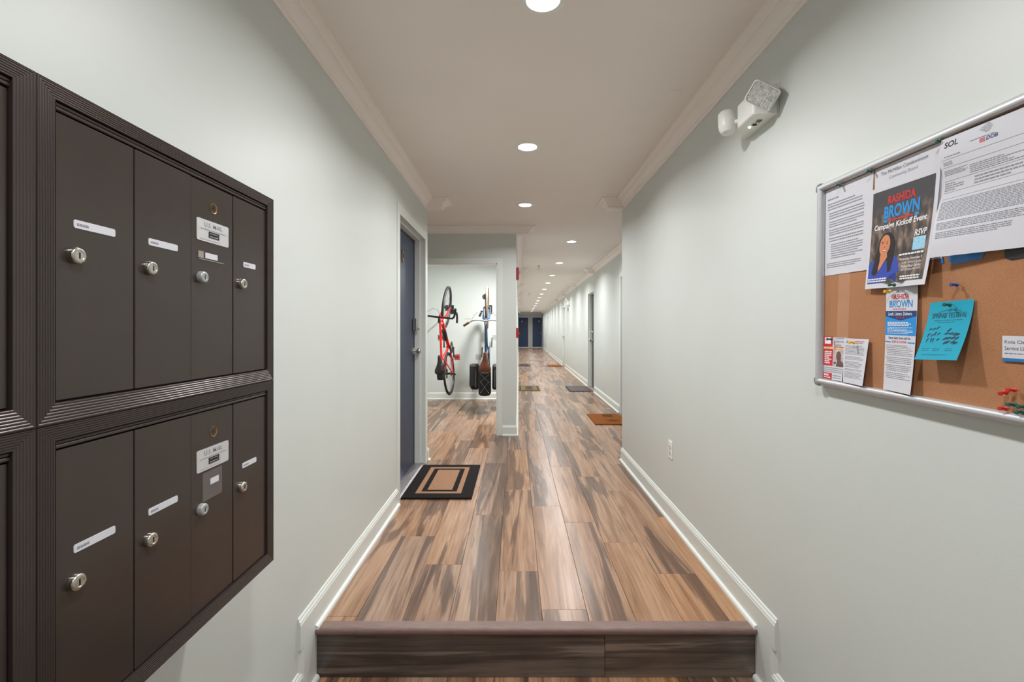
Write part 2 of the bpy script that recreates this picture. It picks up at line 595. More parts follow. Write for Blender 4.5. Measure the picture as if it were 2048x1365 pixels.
for k in range(-11, 9):
    x0 = SEAM0 + k * PW
    x1 = x0 + PW
    j = joint.get(k, 2.405 - 0.37 * (k - 3) + 0.13 * math.sin(k * 2.7))
    while j > 2.0:
        j -= PL
    y = j
    while y < 21.0:
        a, b = max(y, 2.004), min(y + PL, 21.0)
        y += PL
        if b - a < 0.03:
            continue
        spans = []
        # passage
        lo, hi = max(x0, XL - 0.12), min(x1, XR + 0.02)
        m = (a + b) / 2
        if b <= YC + 0.3:
            pass
        else:
            lo, hi = x0, x1
            if b < YK + 0.3:
                lo, hi = max(x0, XA), min(x1, 1.56)
            elif a > 8.5:
                lo, hi = max(x0, -0.02), min(x1, xr(b) + 0.03)
            else:
                lo, hi = max(x0, XA), min(x1, 1.6)
        if b > YC + 0.3 and a < 8.5 and hi <= -0.0 and a > 8.46:
            continue
        if b > YC + 0.3 and a <= 8.5 and x1 < 0.05 and b > 8.5:
            b = 8.5
        if hi - lo < 0.02:
            continue
        plank(lo, hi, a, b)
# lower floor
mb = MB()
mb.box(XL - 0.05, XR + 0.05, YB, 1.99, ZL - 0.1, ZL - 0.009)
lower = struct(mb.build('floor', SUB), 'lower entrance floor in front of the step')
_pm2 = {}
for k in range(-5, 5):
    x0 = max(SEAM0 + k * PW, XL - 0.04)
    x1 = min(SEAM0 + (k + 1) * PW, XR + 0.04)
    if x1 - x0 < 0.02:
        continue
    y = YB - (k * 0.41) % PL
    while y < 1.99:
        a, b = max(y, YB), min(y + PL, 1.985)
        y += PL
        if b - a < 0.05:
            continue
        m = MB()
        hx, hy = (x1 - x0) / 2 - 0.0006, (b - a) / 2 - 0.0006
        m.box(-hx, hx, -hy, hy, -0.008, 0)
        o = m.build('plank', WOOD, lower)
        o.location = ((x0 + x1) / 2, (a + b) / 2, ZL)
# riser planks
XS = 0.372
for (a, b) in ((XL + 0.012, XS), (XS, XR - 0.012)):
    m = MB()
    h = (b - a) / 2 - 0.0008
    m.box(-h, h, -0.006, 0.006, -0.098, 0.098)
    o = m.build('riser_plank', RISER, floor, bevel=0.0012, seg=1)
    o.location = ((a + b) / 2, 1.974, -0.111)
# nosing
mb = MB()
prof = [(2.006, 0.0035), (1.968, 0.005), (1.958, 0.0045), (1.9515, 0.000), (1.949, -0.008), (1.951, -0.018), (1.957, -0.025), (1.967, -0.028), (1.970, -0.028), (1.970, -0.004), (2.006, -0.002)]
mb.prism(prof, XL + 0.013, XR - 0.013, 'yz')
struct(mb.build('trim_1', NOSE, None, smooth=True), 'rounded brown vinyl nosing along the step edge')

# ------------------------------------------------------------------ baseboards
BASE = [(0, 0), (0.028, 0), (0.028, 0.006), (0.0265, 0.011), (0.023, 0.0155), (0.018, 0.018), (0.013, 0.019), (0.013, 0.096), (0.0105, 0.1), (0.0112, 0.104), (0.009, 0.109), (0.0052, 0.113), (0.0062, 0.118), (0.003, 0.123), (0, 0.124)]
BASENS = [(0, 0), (0.013, 0), (0.013, 0.096), (0.0105, 0.1), (0.0112, 0.104), (0.009, 0.109), (0.0052, 0.113), (0.0062, 0.118), (0.003, 0.123), (0, 0.124)]
SHOE = [(0.0125, 0), (0.028, 0), (0.028, 0.006), (0.0265, 0.011), (0.023, 0.0155), (0.018, 0.018), (0.0125, 0.019)]
def baseboard(name, paths, z=0.0, label=None):
    mb = MB()
    for p in paths:
        mb.sweep(p, BASE, z)
    return struct(mb.build(name, TRIM), label)
YS0 = 1.822
def entry_base(name, X, sgn, yend, label):
    """sgn +1: wall faces +X"""
    def pth(a, b):
        return [(X, a), (X, b)] if sgn > 0 else [(X, b), (X, a)]
    mb = MB()
    mb.sweep(pth(YS0, yend), BASENS, 0.0)
    mb.sweep(pth(1.952, yend), SHOE, 0.0)
    mb.sweep(pth(YB, YS0 + 0.02), BASENS, ZL)
    mb.sweep(pth(YB, 1.962), SHOE, ZL)
    # upright leg at the step: profile in plan, running vertically
    leg = [(YS0, 0), (YS0 + 0.001, 0.003), (YS0 + 0.006, 0.0062), (YS0 + 0.011, 0.0052), (YS0 + 0.015, 0.009), (YS0 + 0.020, 0.0112), (YS0 + 0.024, 0.0105), (YS0 + 0.028, 0.013), (1.968, 0.013), (1.968, 0)]
    pts = [(X + sgn * o, y) for (y, o) in leg]
    mb.prism(pts, ZL + 0.01, 0.0, 'xy')
    return struct(mb.build(name, TRIM), label)
entry_base('baseboard_left', XL, 1, 3.335, 'sage baseboard under the mailbox wall, dropping at the step')
entry_base('baseboard_right', XR, -1, YC, 'sage baseboard under the cork board wall, dropping at the step')
baseboard('baseboard_alcove', [[(XL, 4.452), (XL, YC), (XA, YC), (XA, YK), (BX0 - 0.07, YK)]])
baseboard('baseboard_corner', [[(BX1 + 0.062, YK), (0.0, YK), (xl(YE), YE)]], 0.0, 'baseboard turning the corner beside the bike room opening')
baseboard('baseboard_bike_room', [[(XA, YK + 0.13), (XA, 8.48), (-0.12, 8.48)]], 0.0, 'baseboard along the back of the bike room')
segs = []
prev = YC
for (a, b) in (D1, D2, D3, D4):
    segs.append((prev, a - 0.06))
    prev = b + 0.06
segs.append((prev, YE))
baseboard('baseboard_corridor', [[(xr(b), b), (xr(a), a)] for a, b in segs], 0.0, 'baseboard along the long corridor wall')

# ------------------------------------------------------------------ crown
CR = [(0, -0.082), (0.007, -0.082), (0.011, -0.077), (0.011, -0.069), (0.017, -0.066), (0.021, -0.056), (0.028, -0.044), (0.038, -0.034), (0.050, -0.027), (0.058, -0.025), (0.060, -0.019), (0.068, -0.015), (0.078, -0.011), (0.086, -0.009), (0.086, 0.0), (0, 0.0)]
BLK = 0.14
def crown(name, path, blocks, label):
    mb = MB()
    mb.sweep(path, CR, ZC)
    for (x0, x1, y0, y1) in blocks:
        mb.box(x0, x1, y0, y1, ZC - 0.082, ZC)
    return struct(mb.build(name, CROWN), label)
crown('trim_2', [(XL, YB), (XL, 4.40), (XL + BLK, 4.40), (XL + BLK, YC), (XA, YC), (XA, YK), (BLK, YK), (BLK, YK + 0.11)],
      [(XL, XL + BLK, 4.40, YC), (0.0, BLK, YK, YK + 0.11)], 'crown moulding over the mailbox wall and alcove, wrapping small blocks')
ys = [9.35 + 3.02 * i for i in range(8)]
pl_ = [(BLK, YK + 0.10), (BLK, YK + 0.11), (xl(YK + 0.11), YK + 0.11)]
bl = []
for y in ys:
    pl_ += [(xl(y), y), (xl(y) + BLK, y), (xl(y) + BLK, y + 0.1), (xl(y + 0.1), y + 0.1)]
    bl.append((xl(y) - 0.01, xl(y) + BLK, y, y + 0.1))
pl_.append((xl(YE), YE))
crown('trim_3', pl_, bl, 'crown moulding along the left of the far corridor')
pr_ = [(xl(YE), YE), (xr(YE), YE)]
br = []
for y in reversed(ys):
    pr_ += [(xr(y + 0.1), y + 0.1), (xr(y + 0.1) - BLK, y + 0.1), (xr(y) - BLK, y), (xr(y), y)]
    br.append((xr(y) - BLK, xr(y) + 0.01, y, y + 0.1))
pr_ += [(xr(YC), YC), (XR - BLK, YC), (XR - BLK, 4.40), (XR, 4.40), (XR, YB)]
br.append((XR - BLK, XR, 4.40, YC))
crown('trim_4', pr_, br, 'crown moulding along the cork board wall and the right of the corridor')

# ------------------------------------------------------------------ doors
def knob_at(parent, x, y, z, mat_=None, r=0.027):
    """round knob, axis local -y"""
    M = Matrix.Translation((x, y, z)) @ Matrix.Rotation(PI / 2, 4, 'X')
    m = MB()
    m.lathe([(0, 0), (0.033, 0), (0.033, 0.004), (0.028, 0.009), (0.014, 0.012), (0.011, 0.02), (0.011, 0.034), (0.019, 0.040), (r, 0.050), (r + 0.001, 0.058), (r - 0.004, 0.067), (0.012, 0.071), (0, 0.072)], M, 20)
    return m.build('knob', mat_ or STEEL, parent, smooth=True)
def deadbolt_at(parent, x, y, z):
    M = Matrix.Translation((x, y, z)) @ Matrix.Rotation(PI / 2, 4, 'X')
    m = MB()
    m.lathe([(0, 0), (0.032, 0), (0.032, 0.008), (0.026, 0.018), (0.014, 0.02), (0.013, 0.026), (0, 0.026)], M, 20)
    return m.build('deadbolt', STEEL, parent, smooth=True)
def doorway(name, origin, th, wd, ht, recess, slabm, label, hinge='l', hardware=True, casing=0.055, depth=0.2, slab=True):
    """local x along the wall, local -y out of the wall, opening 0..wd"""
    e = struct(empty(name, origin, th), label)
    m = MB()
    c = casing
    pr = 0.008
    for (a, b) in ((-c, 0.0), (wd, wd + c)):
        m.box(a, b, -pr, 0.002, 0, ht + c)
    m.box(0, wd, -pr, 0.002, ht, ht + c)
    # lining
    m.box(0, 0.016, -pr + 0.001, depth, 0, ht)
    m.box(wd - 0.016, wd, -pr + 0.001, depth, 0, ht)
    m.box(0.016, wd - 0.016, -pr + 0.001, depth, ht - 0.016, ht)
    # stop
    sy = recess - 0.055
    m.box(0.016, 0.030, sy, recess - 0.004, 0, ht - 0.016)
    m.box(wd - 0.030, wd - 0.016, sy, recess - 0.004, 0, ht - 0.016)
    m.box(0.03, wd - 0.03, sy, recess - 0.004, ht - 0.030, ht - 0.016)
    m.build('door_frame', TRIM, e, bevel=0.002)
    if slab:
        m = MB()
        m.box(0.019, wd - 0.019, recess, recess + 0.044, 0.014, ht - 0.019)
        m.build('door_panel', slabm, e, bevel=0.002)
    m = MB()
    m.prism([(-0.002, 0.0), (0.0, 0.008), (0.02, 0.013), (recess - 0.03, 0.014), (recess, 0.012), (recess + 0.06, 0.012), (recess + 0.06, 0)], 0.016, wd - 0.016, 'yz')
    for q in range(4):
        yy = 0.024 + q * (recess - 0.05) / 4
        m.box(0.016, wd - 0.016, yy, yy + 0.004, 0.012, 0.0155)
    m.build('threshold', THRESH, e)
    if hardware:
        kx = wd - 0.075 if hinge == 'l' else 0.075
        knob_at(e, kx, recess, 1.03)
    return e
# navy door beside the bike room
d1 = doorway('door_1', (XL, 3.395, 0), PI / 2, 0.99, 2.105, 0.098, NAVY, 'navy entrance door in the left wall, behind the black bordered mat', hardware=False, casing=0.057)
knob_at(d1, 0.915, 0.098, 1.055)
m = MB()
m.box(0.890, 0.925, 0.056, 0.099, 1.235, 1.355)
db = m.build('lock_case', STEEL, d1, bevel=0.008, seg=3)
m = MB()
m.lathe([(0, 0), (0.014, 0), (0.014, 0.012), (0.009, 0.022), (0, 0.022)], Matrix.Translation((0.908, 0.056, 1.262)) @ Matrix.Rotation(PI / 2, 4, 'X'), 16)
m.build('thumb_turn', STEEL, db, smooth=True)
m = MB()
pts = [(0.52 + 0.030 * math.cos(a), 1.865 + 0.052 * math.sin(a)) for a in [2 * PI * i / 24 for i in range(24)]]
m.prism(pts, 0.093, 0.0985, 'xz')
pl = m.build('number_plate', BRASS, d1)
m = MB()
put_text(m, '1', 0.51, 0.53, 1.845, 1.885, 0.0, bold=0.02)
m.v = [(a, 0.0925, b) for a, b, c in m.v]
m.build('numeral', INKD, pl)
for hz in (0.25, 1.1, 1.9):
    m = MB()
    m.cyl((0.019, 0.094, hz), (0.019, 0.094, hz + 0.1), 0.007, 10)
    m.build('hinge', STEEL, d1, smooth=True)
# corridor doorways on the right
lab = ['doorway nearest the orange coir mat', 'dark door standing in the doorway by the grey mat', 'pale doorway beside the far emergency light', 'pale doorway near the end of the corridor']
for i, ((a, b), mm, rc) in enumerate(zip((D1, D2, D3, D4), (NAVY, NAVY_SHADED, TRIM, TRIM), (0.10, 0.085, 0.05, 0.05))):
    th = -PI / 2 - math.atan2(0.30, YE - YC)
    dd = doorway('door_%d' % (i + 2), (xr(b), b, 0), th, b - a, 2.05, rc, mm, lab[i], hinge='r', casing=0.05, hardware=(i in (1, 2)))
    if i == 1:
        deadbolt_at(dd, 0.075, rc, 1.2)
# end doors
for i, (a, b) in enumerate(((0.185, 0.86), (1.155, 1.815))):
    e = struct(empty('door_%d' % (6 + i), (a, YE, 0)), ['navy door at the far end, left of the pair', 'navy door at the far end, right of the pair'][i])
    wd = b - a
    m = MB()
    for (p, q) in ((-0.07, 0.0), (wd, wd + 0.07 if i == 0 else wd + 0.01)):
        m.box(p, q, -0.03, 0.0, 0, 2.21)
    m.box(0, wd, -0.03, 0, 2.14, 2.21)
    m.build('door_frame', TRIM, e)
    m = MB()
    m.box(0.003, wd - 0.003, -0.018, 0.0, 0.08, 2.138)
    m.build('door_panel', mat('end_door_navy', rgb(52, 68, 108), 0.45, noise=0.04), e)
    m = MB()
    m.box(0, wd, -0.03, 0, 0.0, 0.05)
    m.build('threshold', TRIM, e)
    m = MB()
    m.box(wd * (0.31 if i == 0 else 0.66), wd * (0.31 if i == 0 else 0.66) + 0.05, -0.024, -0.016, 1.83, 1.91)
    m.build('number_plate', STEEL, e)
    knob_at(e, wd - 0.07 if i == 1 else 0.07, -0.018, 1.03)
# bike room opening casing
mb = MB()
for (a, b) in ((BX0 - 0.065, BX0), (BX1, BX1 + 0.062)):
    mb.box(a, b, YK - 0.010, YK + 0.001, 0, 2.10)
mb.box(BX0, BX1, YK - 0.010, YK + 0.001, 2.035, 2.10)
mb.box(BX0, BX0 + 0.012, YK - 0.006, YK + 0.14, 0, 2.035)
mb.box(BX1 - 0.012, BX1, YK - 0.006, YK + 0.14, 0, 2.035)
mb.box(BX0, BX1, YK - 0.006, YK + 0.14, 2.02, 2.035)
struct(mb.build('trim_5', TRIM, None, bevel=0.002), 'painted casing around the bike room opening')
m = MB()
m.box(BX1 - 0.0135, BX1 - 0.011, YK + 0.03, YK + 0.055, 0.98, 1.06)
m.build('strike_plate', STEEL, bpy.data.objects['trim_5'])

# ------------------------------------------------------------------ recessed lights
def downlight(x, y, label, group, power=LAMP_W, spread=LAMP_SPREAD):
    e = tag(empty('recessed_light', (x, y, ZC)), label, 'ceiling light', group)
    m = MB()
    m.lathe([(0.060, -0.003), (0.064, -0.0065), (0.078, -0.006), (0.088, -0.0015), (0.088, 0.0), (0.060, 0.0)], None, 32)
    m.build('trim_ring', WPLAST, e, smooth=True)
    m = MB()
    m.lathe([(0.0, -0.0035), (0.035, -0.0035), (0.061, -0.003)], None, 32)
    m.build('lens', LENS, e)
    ld = bpy.data.lights.new('lamp', 'AREA')
    ld.shape = 'DISK'
    ld.size = 0.12
    ld.energy = power
    ld.color = LAMP_COL
    ld.spread = math.radians(spread)
    lo = bpy.data.objects.new('lamp', ld)
    C.objects.link(lo)
    lo.parent = e
    lo.location = (0, 0, -0.008)
    return e
G1 = 'recessed lights over the entrance passage'
downlight(0.10, 1.735, 'recessed light at the top edge of the picture, above the step', G1)
downlight(0.077, 3.13, 'recessed light between the crown mouldings, nearest fully seen one', G1)
downlight(0.09, 4.58, 'recessed light just past the crown moulding end blocks', G1)
downlight(0.10, 0.30, 'recessed light over the entrance between mailboxes and cork board', G1, power=15.0)
downlight(0.10, -1.15, 'recessed light over the entrance behind the camera', G1, power=12.0)
ordn = ['first', 'second', 'third', 'fourth', 'fifth', 'sixth', 'seventh', 'eighth', 'ninth', 'tenth', 'eleventh', 'twelfth', 'thirteenth', 'fourteenth']
fy = [6.47, 8.55, 10.45, 12.15, 14.0, 15.85, 17.6, 19.5, 21.3, 23.1, 24.8, 26.6, 28.4, 30.4]
for i, y in enumerate(fy):
    x = 0.765 + (y - 6.47) * 0.0105
    downlight(x, y, '%s recessed light of the long row down the far corridor' % ordn[i], 'recessed lights of the far corridor', power=23.0)
downlight(-0.225, 6.95, 'recessed light in the bike room ceiling', 'bike room lights', power=78.0, spread=174)

# ------------------------------------------------------------------ mailboxes
XM = -0.65
UW, UH = 0.6205, 0.4815
def mail_unit(yright, ztop, label, kinds):
    """front in the local x (toward +Y world) / z plane, out is local -y; origin bottom left front"""
    e = tag(empty('mailbox_unit', (XM, yright - UW, ztop - UH), PI / 2), label, 'mailbox', 'wall mounted mailbox units')
    m = MB()
    m.box(0.001, UW - 0.001, 0.012, -(XL - XM), 0.001, UH - 0.001)
    m.build('housing', BRONZE, e)
    # ribbed frame: path around the rectangle, profile across the rail
    wl, wr, wt, wb = 0.026, 0.030, 0.0235, 0.030
    def rail(name, quad):
        """quad: outer a, outer b, inner b, inner a in (x, z)"""
        m = MB()
        nr = 7
        rows = []
        for i in range(nr):
            for (t, d) in ((i / nr + 0.02, -0.0005), (i / nr + 0.3 / nr, -0.0013), (i / nr + 0.7 / nr, -0.0013), ((i + 1) / nr - 0.005, -0.0005)):
                rows.append((t, d))
        rows = [(0.0, 0.012), (0.0, -0.0015)] + rows + [(1.0, -0.0015), (1.0, 0.012)]
        vs = []
        for (t, d) in rows:
            for (o, n_) in ((quad[0], quad[3]), (quad[1], quad[2])):
                vs.append((o[0] + (n_[0] - o[0]) * t, d, o[1] + (n_[1] - o[1]) * t))
        fs = [(2 * i, 2 * i + 1, 2 * i + 3, 2 * i + 2) for i in range(len(rows) - 1)]
        fs.append((0, 2 * len(rows) - 2, 2 * len(rows) - 1, 1))
        m.add(vs, fs)
        return m.build(name, BRONZE_RAIL, e)
    o = [(0, 0), (UW, 0), (UW, UH), (0, UH)]
    n_ = [(wl, wb), (UW - wr, wb), (UW - wr, UH - wt), (wl, UH - wt)]
    rail('bottom_rail', [o[0], o[1], n_[1], n_[0]])
    rail('right_rail', [o[1], o[2], n_[2], n_[1]])
    rail('top_rail', [o[2], o[3], n_[3], n_[2]])
    rail('left_rail', [o[3], o[0], n_[0], n_[3]])
    # second, lower strip under the top rail
    m = MB()
    zt = UH - wt
    for q in range(2):
        m.prism([(0.003 + q * 0.0, zt - 0.0005 - q * 0.006), (0.0015, zt - 0.002 - q * 0.006), (0.0015, zt - 0.005 - q * 0.006), (0.003, zt - 0.0062 - q * 0.006), (0.012, zt - 0.0062 - q * 0.006), (0.012, zt - 0.0005 - q * 0.006)], wl + 0.001, UW - wr - 0.001, 'yz')
    m.build('flap_strip', BRONZE_RAIL, e)
    m = MB()
    m.box(wl - 0.002, UW - wr + 0.002, 0.011, 0.0125, wb - 0.002, UH - wt + 0.002)
    m.build('dark_gap', BLACKGAP, e)
    z0, z1 = wb + 0.002, zt - 0.0145
    xs = [wl + 0.0015 + i * (UW - wl - wr - 0.002) / 4 for i in range(5)]
    for i, kd in enumerate(kinds):
        a, b = xs[i] + 0.0008, xs[i + 1] - 0.0012
        dep = (0.0035, 0.003, 0.0045, 0.0035)[i % 4]
        m = MB()
        m.box(a, b, dep, 0.011, z0, z1)
        d = m.build('mailbox_door', BRONZE, e, bevel=0.0012)
        # lock
        lz = 0.2427
        lx = a + 0.029
        M = Matrix.Translation((lx, dep, lz)) @ Matrix.Rotation(PI / 2, 4, 'X')
        m = MB()
        m.lathe([(0.0, 0.0), (0.0122, 0.0), (0.0122, 0.0075), (0.0112, 0.0095), (0.0095, 0.0104), (0.0070, 0.0104), (0.0064, 0.0098), (0.0, 0.0098)], M, 22)
        lk = m.build('lock', STEEL if i != 2 else CHROME, d, smooth=True)
        m = MB()
        m.box(lx - 0.0009, lx + 0.0009, dep - 0.0103, dep - 0.0095, lz - 0.0045, lz + 0.0045)
        m.build('keyway', BLACKGAP, lk)
        # name strip
        if kd in ('n', 'p', 's', 't'):
            L = {'n': 0.072, 'p': 0.072, 's': 0.060, 't': 0.052}[kd]
            cx = a + 0.065
            cz = 0.2905
            m = MB()
            h = 0.0062
            pts = []
            for (sx, sz) in ((1, -1), (1, 1), (-1, 1), (-1, -1)):
                for q in range(4):
                    an = {(1, -1): -90, (1, 1): 0, (-1, 1): 90, (-1, -1): 180}[(sx, sz)] + q * 30
                    pts.append((cx + sx * (L / 2 - 0.003) + 0.003 * math.cos(math.radians(an)), cz + sz * (h - 0.003) + 0.003 * math.sin(math.radians(an))))
            m.prism(pts, dep - 0.0009, dep, 'xz')
            st = m.build('name_strip', PAPER, d)
            m = MB()
            rn = random.Random(i * 7 + int(ztop * 100))
            u = cx - L / 2 + 0.005
            for q in range(4):
                wl_ = rn.uniform(0.0025, 0.005)
                m.box(u, u + wl_, dep - 0.0012, dep - 0.0008, cz - 0.0022, cz + 0.0015)
                u += wl_ + 0.0012
            m.build('tiny_print', INK, st)
        if kd in ('m', 'k'):
            # arrow lock, mail plate, small label
            cx = (a + b) / 2
            M = Matrix.Translation((cx + 0.001, dep, 0.3955)) @ Matrix.Rotation(PI / 2, 4, 'X')
            m = MB()
            m.lathe([(0.0, -0.004), (0.0085, -0.004), (0.0095, 0.0004), (0.0115, 0.0012), (0.0118, 0.0)], M, 20)
            al = m.build('arrow_lock', BRASS, d, smooth=True)
            m = MB()
            m.lathe([(0.0, -0.0005), (0.0045, -0.0005), (0.0048, -0.004)], M, 12)
            m.box(cx - 0.0005, cx + 0.0025, dep - 0.0006, dep + 0.003, 0.3935, 0.3985)
            m.build('keyway', BLACKGAP, al)
            px0, px1, pz0, pz1 = cx - 0.053, cx + 0.053, 0.3195, 0.3655
            pts = []
            for (sx, sz, st0) in ((px1, pz0, -90), (px1, pz1, 0), (px0, pz1, 90), (px0, pz0, 180)):
                ox = sx + (-0.004 if sx == px1 else 0.004)
                oz = sz + (-0.004 if sz == pz1 else 0.004)
                for q in range(4):
                    an = math.radians(st0 + q * 30)
                    pts.append((ox + 0.004 * math.cos(an), oz + 0.004 * math.sin(an)))
            m = MB()
            m.prism(pts, dep - 0.0012, dep, 'xz')
            pp = m.build('mail_plate', mat('plate_silver', rgb(206, 206, 208), 0.4, metal=0.3, noise=0.04, nscale=60), d)
            m = MB()
            put_text(m, 'U.S. MAIL', cx - 0.030, cx + 0.030, 0.351, 0.3605, bold=0.01)
            m.v = [(p, dep - 0.0015, q) for p, q, r in m.v]
            m.box(px0 + 0.012, px1 - 0.012, dep - 0.0015, dep - 0.0012, 0.3455, 0.3463)
            m.box(px0 + 0.008, px1 - 0.008, dep - 0.0015, dep - 0.0012, 0.3440, 0.3445)
            m.box(px0 + 0.010, px1 - 0.030, dep - 0.0015, dep - 0.0012, 0.3235, 0.3242)
            m.build('plate_lettering', INK, pp)
            m = MB()
            for (p, q, r, s_) in ((cx - 0.016, cx + 0.018, 0.3405, 0.3425), (cx - 0.016, cx + 0.018, 0.3300, 0.3320), (cx - 0.016, cx - 0.014, 0.33, 0.3425), (cx + 0.016, cx + 0.018, 0.33, 0.3425)):
                m.box(p, q, dep - 0.0022, dep - 0.001, r, s_)
            m.box(cx - 0.012, cx + 0.014, dep - 0.0018, dep - 0.001, 0.334, 0.3385)
            m.build('plate_window', INKD, pp)
            if kd == 'k':
                m = MB()
                m.box(cx - 0.034, cx + 0.030, dep - 0.0006, dep, 0.255, 0.314)
                tp = m.build('clear_tape', mat('clear_tape', rgb(150, 142, 138), 0.35, noise=0.05, alpha=0.45), d)
                m = MB()
                m.box(cx - 0.010, cx + 0.018, dep - 0.0011, dep - 0.0006, 0.284, 0.297)
                m.build('name_strip', PAPER, tp)
            else:
                m = MB()
                m.box(cx - 0.026, cx + 0.014, dep - 0.001, dep, 0.2845, 0.2965)
                m.build('name_strip', PAPER, d)
                m = MB()
                m.box(cx - 0.048, cx - 0.032, dep - 0.001, dep, 0.2835, 0.2975)
                m.build('strip_holder', mat('strip_holder', rgb(150, 140, 132), 0.5, noise=0.1), d)
                m = MB()
                m.box(cx - 0.048, cx + 0.034, dep - 0.0015, dep, 0.280, 0.2815)
                m.build('holder_lip', STEEL, d)
    return e
Z1 = 1.594
Z2 = Z1 - UH - 0.0006
mail_unit(1.257, Z1, 'upper bronze mailbox unit with four doors, plate under the brass lock', 'npmt')
mail_unit(1.257, Z2, 'lower bronze mailbox unit with four doors, clear tape below the plate', 'npks')
mail_unit(1.257 - UW - 0.001, Z1, 'upper bronze mailbox unit cut off by the left edge of the picture', 'npms')
mail_unit(1.257 - UW - 0.001, Z2, 'lower bronze mailbox unit cut off by the left edge of the picture', 'nnks')

# ------------------------------------------------------------------ cork board
TILT = math.radians(-0.9)
BM = Matrix(((0, 0, -1, XR), (-1, 0, 0, 1.559), (0, 1, 0, 1.065), (0, 0, 0, 1))) @ Matrix.Rotation(TILT, 4, 'Z')
BL, BH = 0.955, 0.657
board = tag(empty('cork_board', M=BM), 'cork notice board in a silver aluminium frame on the right wall', 'notice board')
m = MB()
m.box(0.012, BL - 0.012, 0.012, BH - 0.012, 0.0, 0.009)
m.build('cork_panel', CORK, board)
FR = [(0.0, 0.0), (0.0, 0.016), (0.003, 0.024), (0.009, 0.0285), (0.016, 0.0285), (0.0205, 0.025), (0.0225, 0.0185), (0.0225, 0.009)]
def frame_side(name, a, b, inn):
    """a-b along the side (outer corners), inn = inward unit vector, profile (in, out)"""
    m = MB()
    a = Vector(a); b = Vector(b); inn = Vector(inn)
    d = (b - a).normalized()
    vs = []
    for (t, h) in FR:
        for (p, sg) in ((a, 1), (b, -1)):
            q = p + inn * t + d * sg * max(t, 0.0)
            vs.append((q.x, q.y, h))
    n = len(FR)
    fs = [(2 * i, 2 * i + 1, 2 * i + 3, 2 * i + 2) for i in range(n - 1)] + [(0, 2 * n - 2, 2 * n - 1, 1)]
    m.add(vs, fs)
    return m.build(name, ALU, board, smooth=True)
frame_side('frame_side', (0, 0), (BL, 0), (0, 1))
frame_side('frame_side', (BL, 0), (BL, BH), (-1, 0))
frame_side('frame_side', (BL, BH), (0, BH), (0, -1))
frame_side('frame_side', (0, BH), (0, 0), (1, 0))
for (cx, cy) in ((0, 0), (BL, 0), (BL, BH), (0, BH)):
    m = MB()
    sx = 1 if cx == 0 else -1
    sy = 1 if cy == 0 else -1
    pts = [(cx + sx * 0.0235, cy - sy * 0.0006), (cx + sx * 0.0235, cy + sy * 0.010), (cx + sx * 0.010, cy + sy * 0.0235), (cx - sx * 0.0006, cy + sy * 0.0235), (cx - sx * 0.0006, cy + sy * 0.010), (cx + sx * 0.0035, cy + sy * 0.0035), (cx + sx * 0.010, cy - sy * 0.0006)]
    m.prism(pts, 0.0, 0.0275, 'xy')
    m.build('frame_corner', ALUD, board, bevel=0.002)
m = MB()
m.add([(0.090, 0.36, 0.0094), (0.140, 0.36, 0.0094), (0.130, 0.02, 0.0094), (0.078, 0.02, 0.0094)], [(0, 1, 2, 3)])
m.build('pale_strip', mat('pale_strip', rgb(226, 176, 140), 0.4, noise=0.04, alpha=0.4), board)  # translucent strip, paler than the cork beneath

class Sheet:
    """a pinned sheet: corner points TL,TR,BL,BR on the board, lift(u,v) how far it stands off (0..1 coords, v=0 bottom)"""
    def __init__(s, name, tl, tr, bl, br, base, lift, label, cat='paper', group=None, m=PAPER, nu=10, nv=14, edge=None):
        s.c = [Vector(p) for p in (tl, tr, bl, br)]
        s.base, s.lift, s.edge = base, lift, edge
        s.W = (s.c[1] - s.c[0]).length
        s.H = (s.c[0] - s.c[2]).length
        org = Vector((s.c[2].x, s.c[2].y, 0))
        s.org = org
        mb = MB()
        vs = []
        for j in range(nv + 1):
            for i in range(nu + 1):
                vs.append(s.pt(i / nu, j / nv, 0))
        n1 = len(vs)
        for j in range(nv + 1):
            for i in range(nu + 1):
                vs.append(s.pt(i / nu, j / nv, -0.0002))
        fs = []
        W1 = nu + 1
        for j in range(nv):
            for i in range(nu):
                a = j * W1 + i
                fs.append((a, a + 1, a + W1 + 1, a + W1))
                fs.append((n1 + a, n1 + a + W1, n1 + a + W1 + 1, n1 + a + 1))
        mb.add(vs, fs)
        s.o = mb.build(name, m, None, smooth=True, fix=False)
        s.o.matrix_world = BM @ Matrix.Translation(org)
        tag(s.o, label, cat, group)
    def pt(s, u, v, w):
        a = s.c[2] + (s.c[3] - s.c[2]) * u
        b = s.c[0] + (s.c[1] - s.c[0]) * u
        p = a + (b - a) * v
        dx = s.edge(u, v) if s.edge else 0.0
        return (p.x + dx - s.org.x, p.y - s.org.y, s.base + s.lift(u, v) + w)
    def print(s, name, mb, m, w=0.0004, dens=0.012):
        """mb holds (u,v in metres from the sheet's lower left, layer)"""
        bm = bmesh.new()
        me = bpy.data.meshes.new(name)
        me.from_pydata(mb.v, [], mb.f)
        bm.from_mesh(me)
        bmesh.ops.triangulate(bm, faces=bm.faces)
        for _ in range(3):
            es = [e for e in bm.edges if e.calc_length() > 0.03]
            if not es:
                break
            bmesh.ops.subdivide_edges(bm, edges=es, cuts=1, use_grid_fill=True)
        for v in bm.verts:
            v.co = Vector(s.pt(v.co.x / s.W, v.co.y / s.H, w + v.co.z))
        bm.normal_update()
        bm.to_mesh(me)
        bm.free()
        me.materials.append(m)
        o = bpy.data.objects.new(name, me)
        C.objects.link(o)
        o.parent = s.o
        return o
def rect(mb, u0, u1, v0, v1, w=0.0):
    mb.add([(u0, v0, w), (u1, v0, w), (u1, v1, w), (u0, v1, w)], [(0, 1, 2, 3)])
    return mb
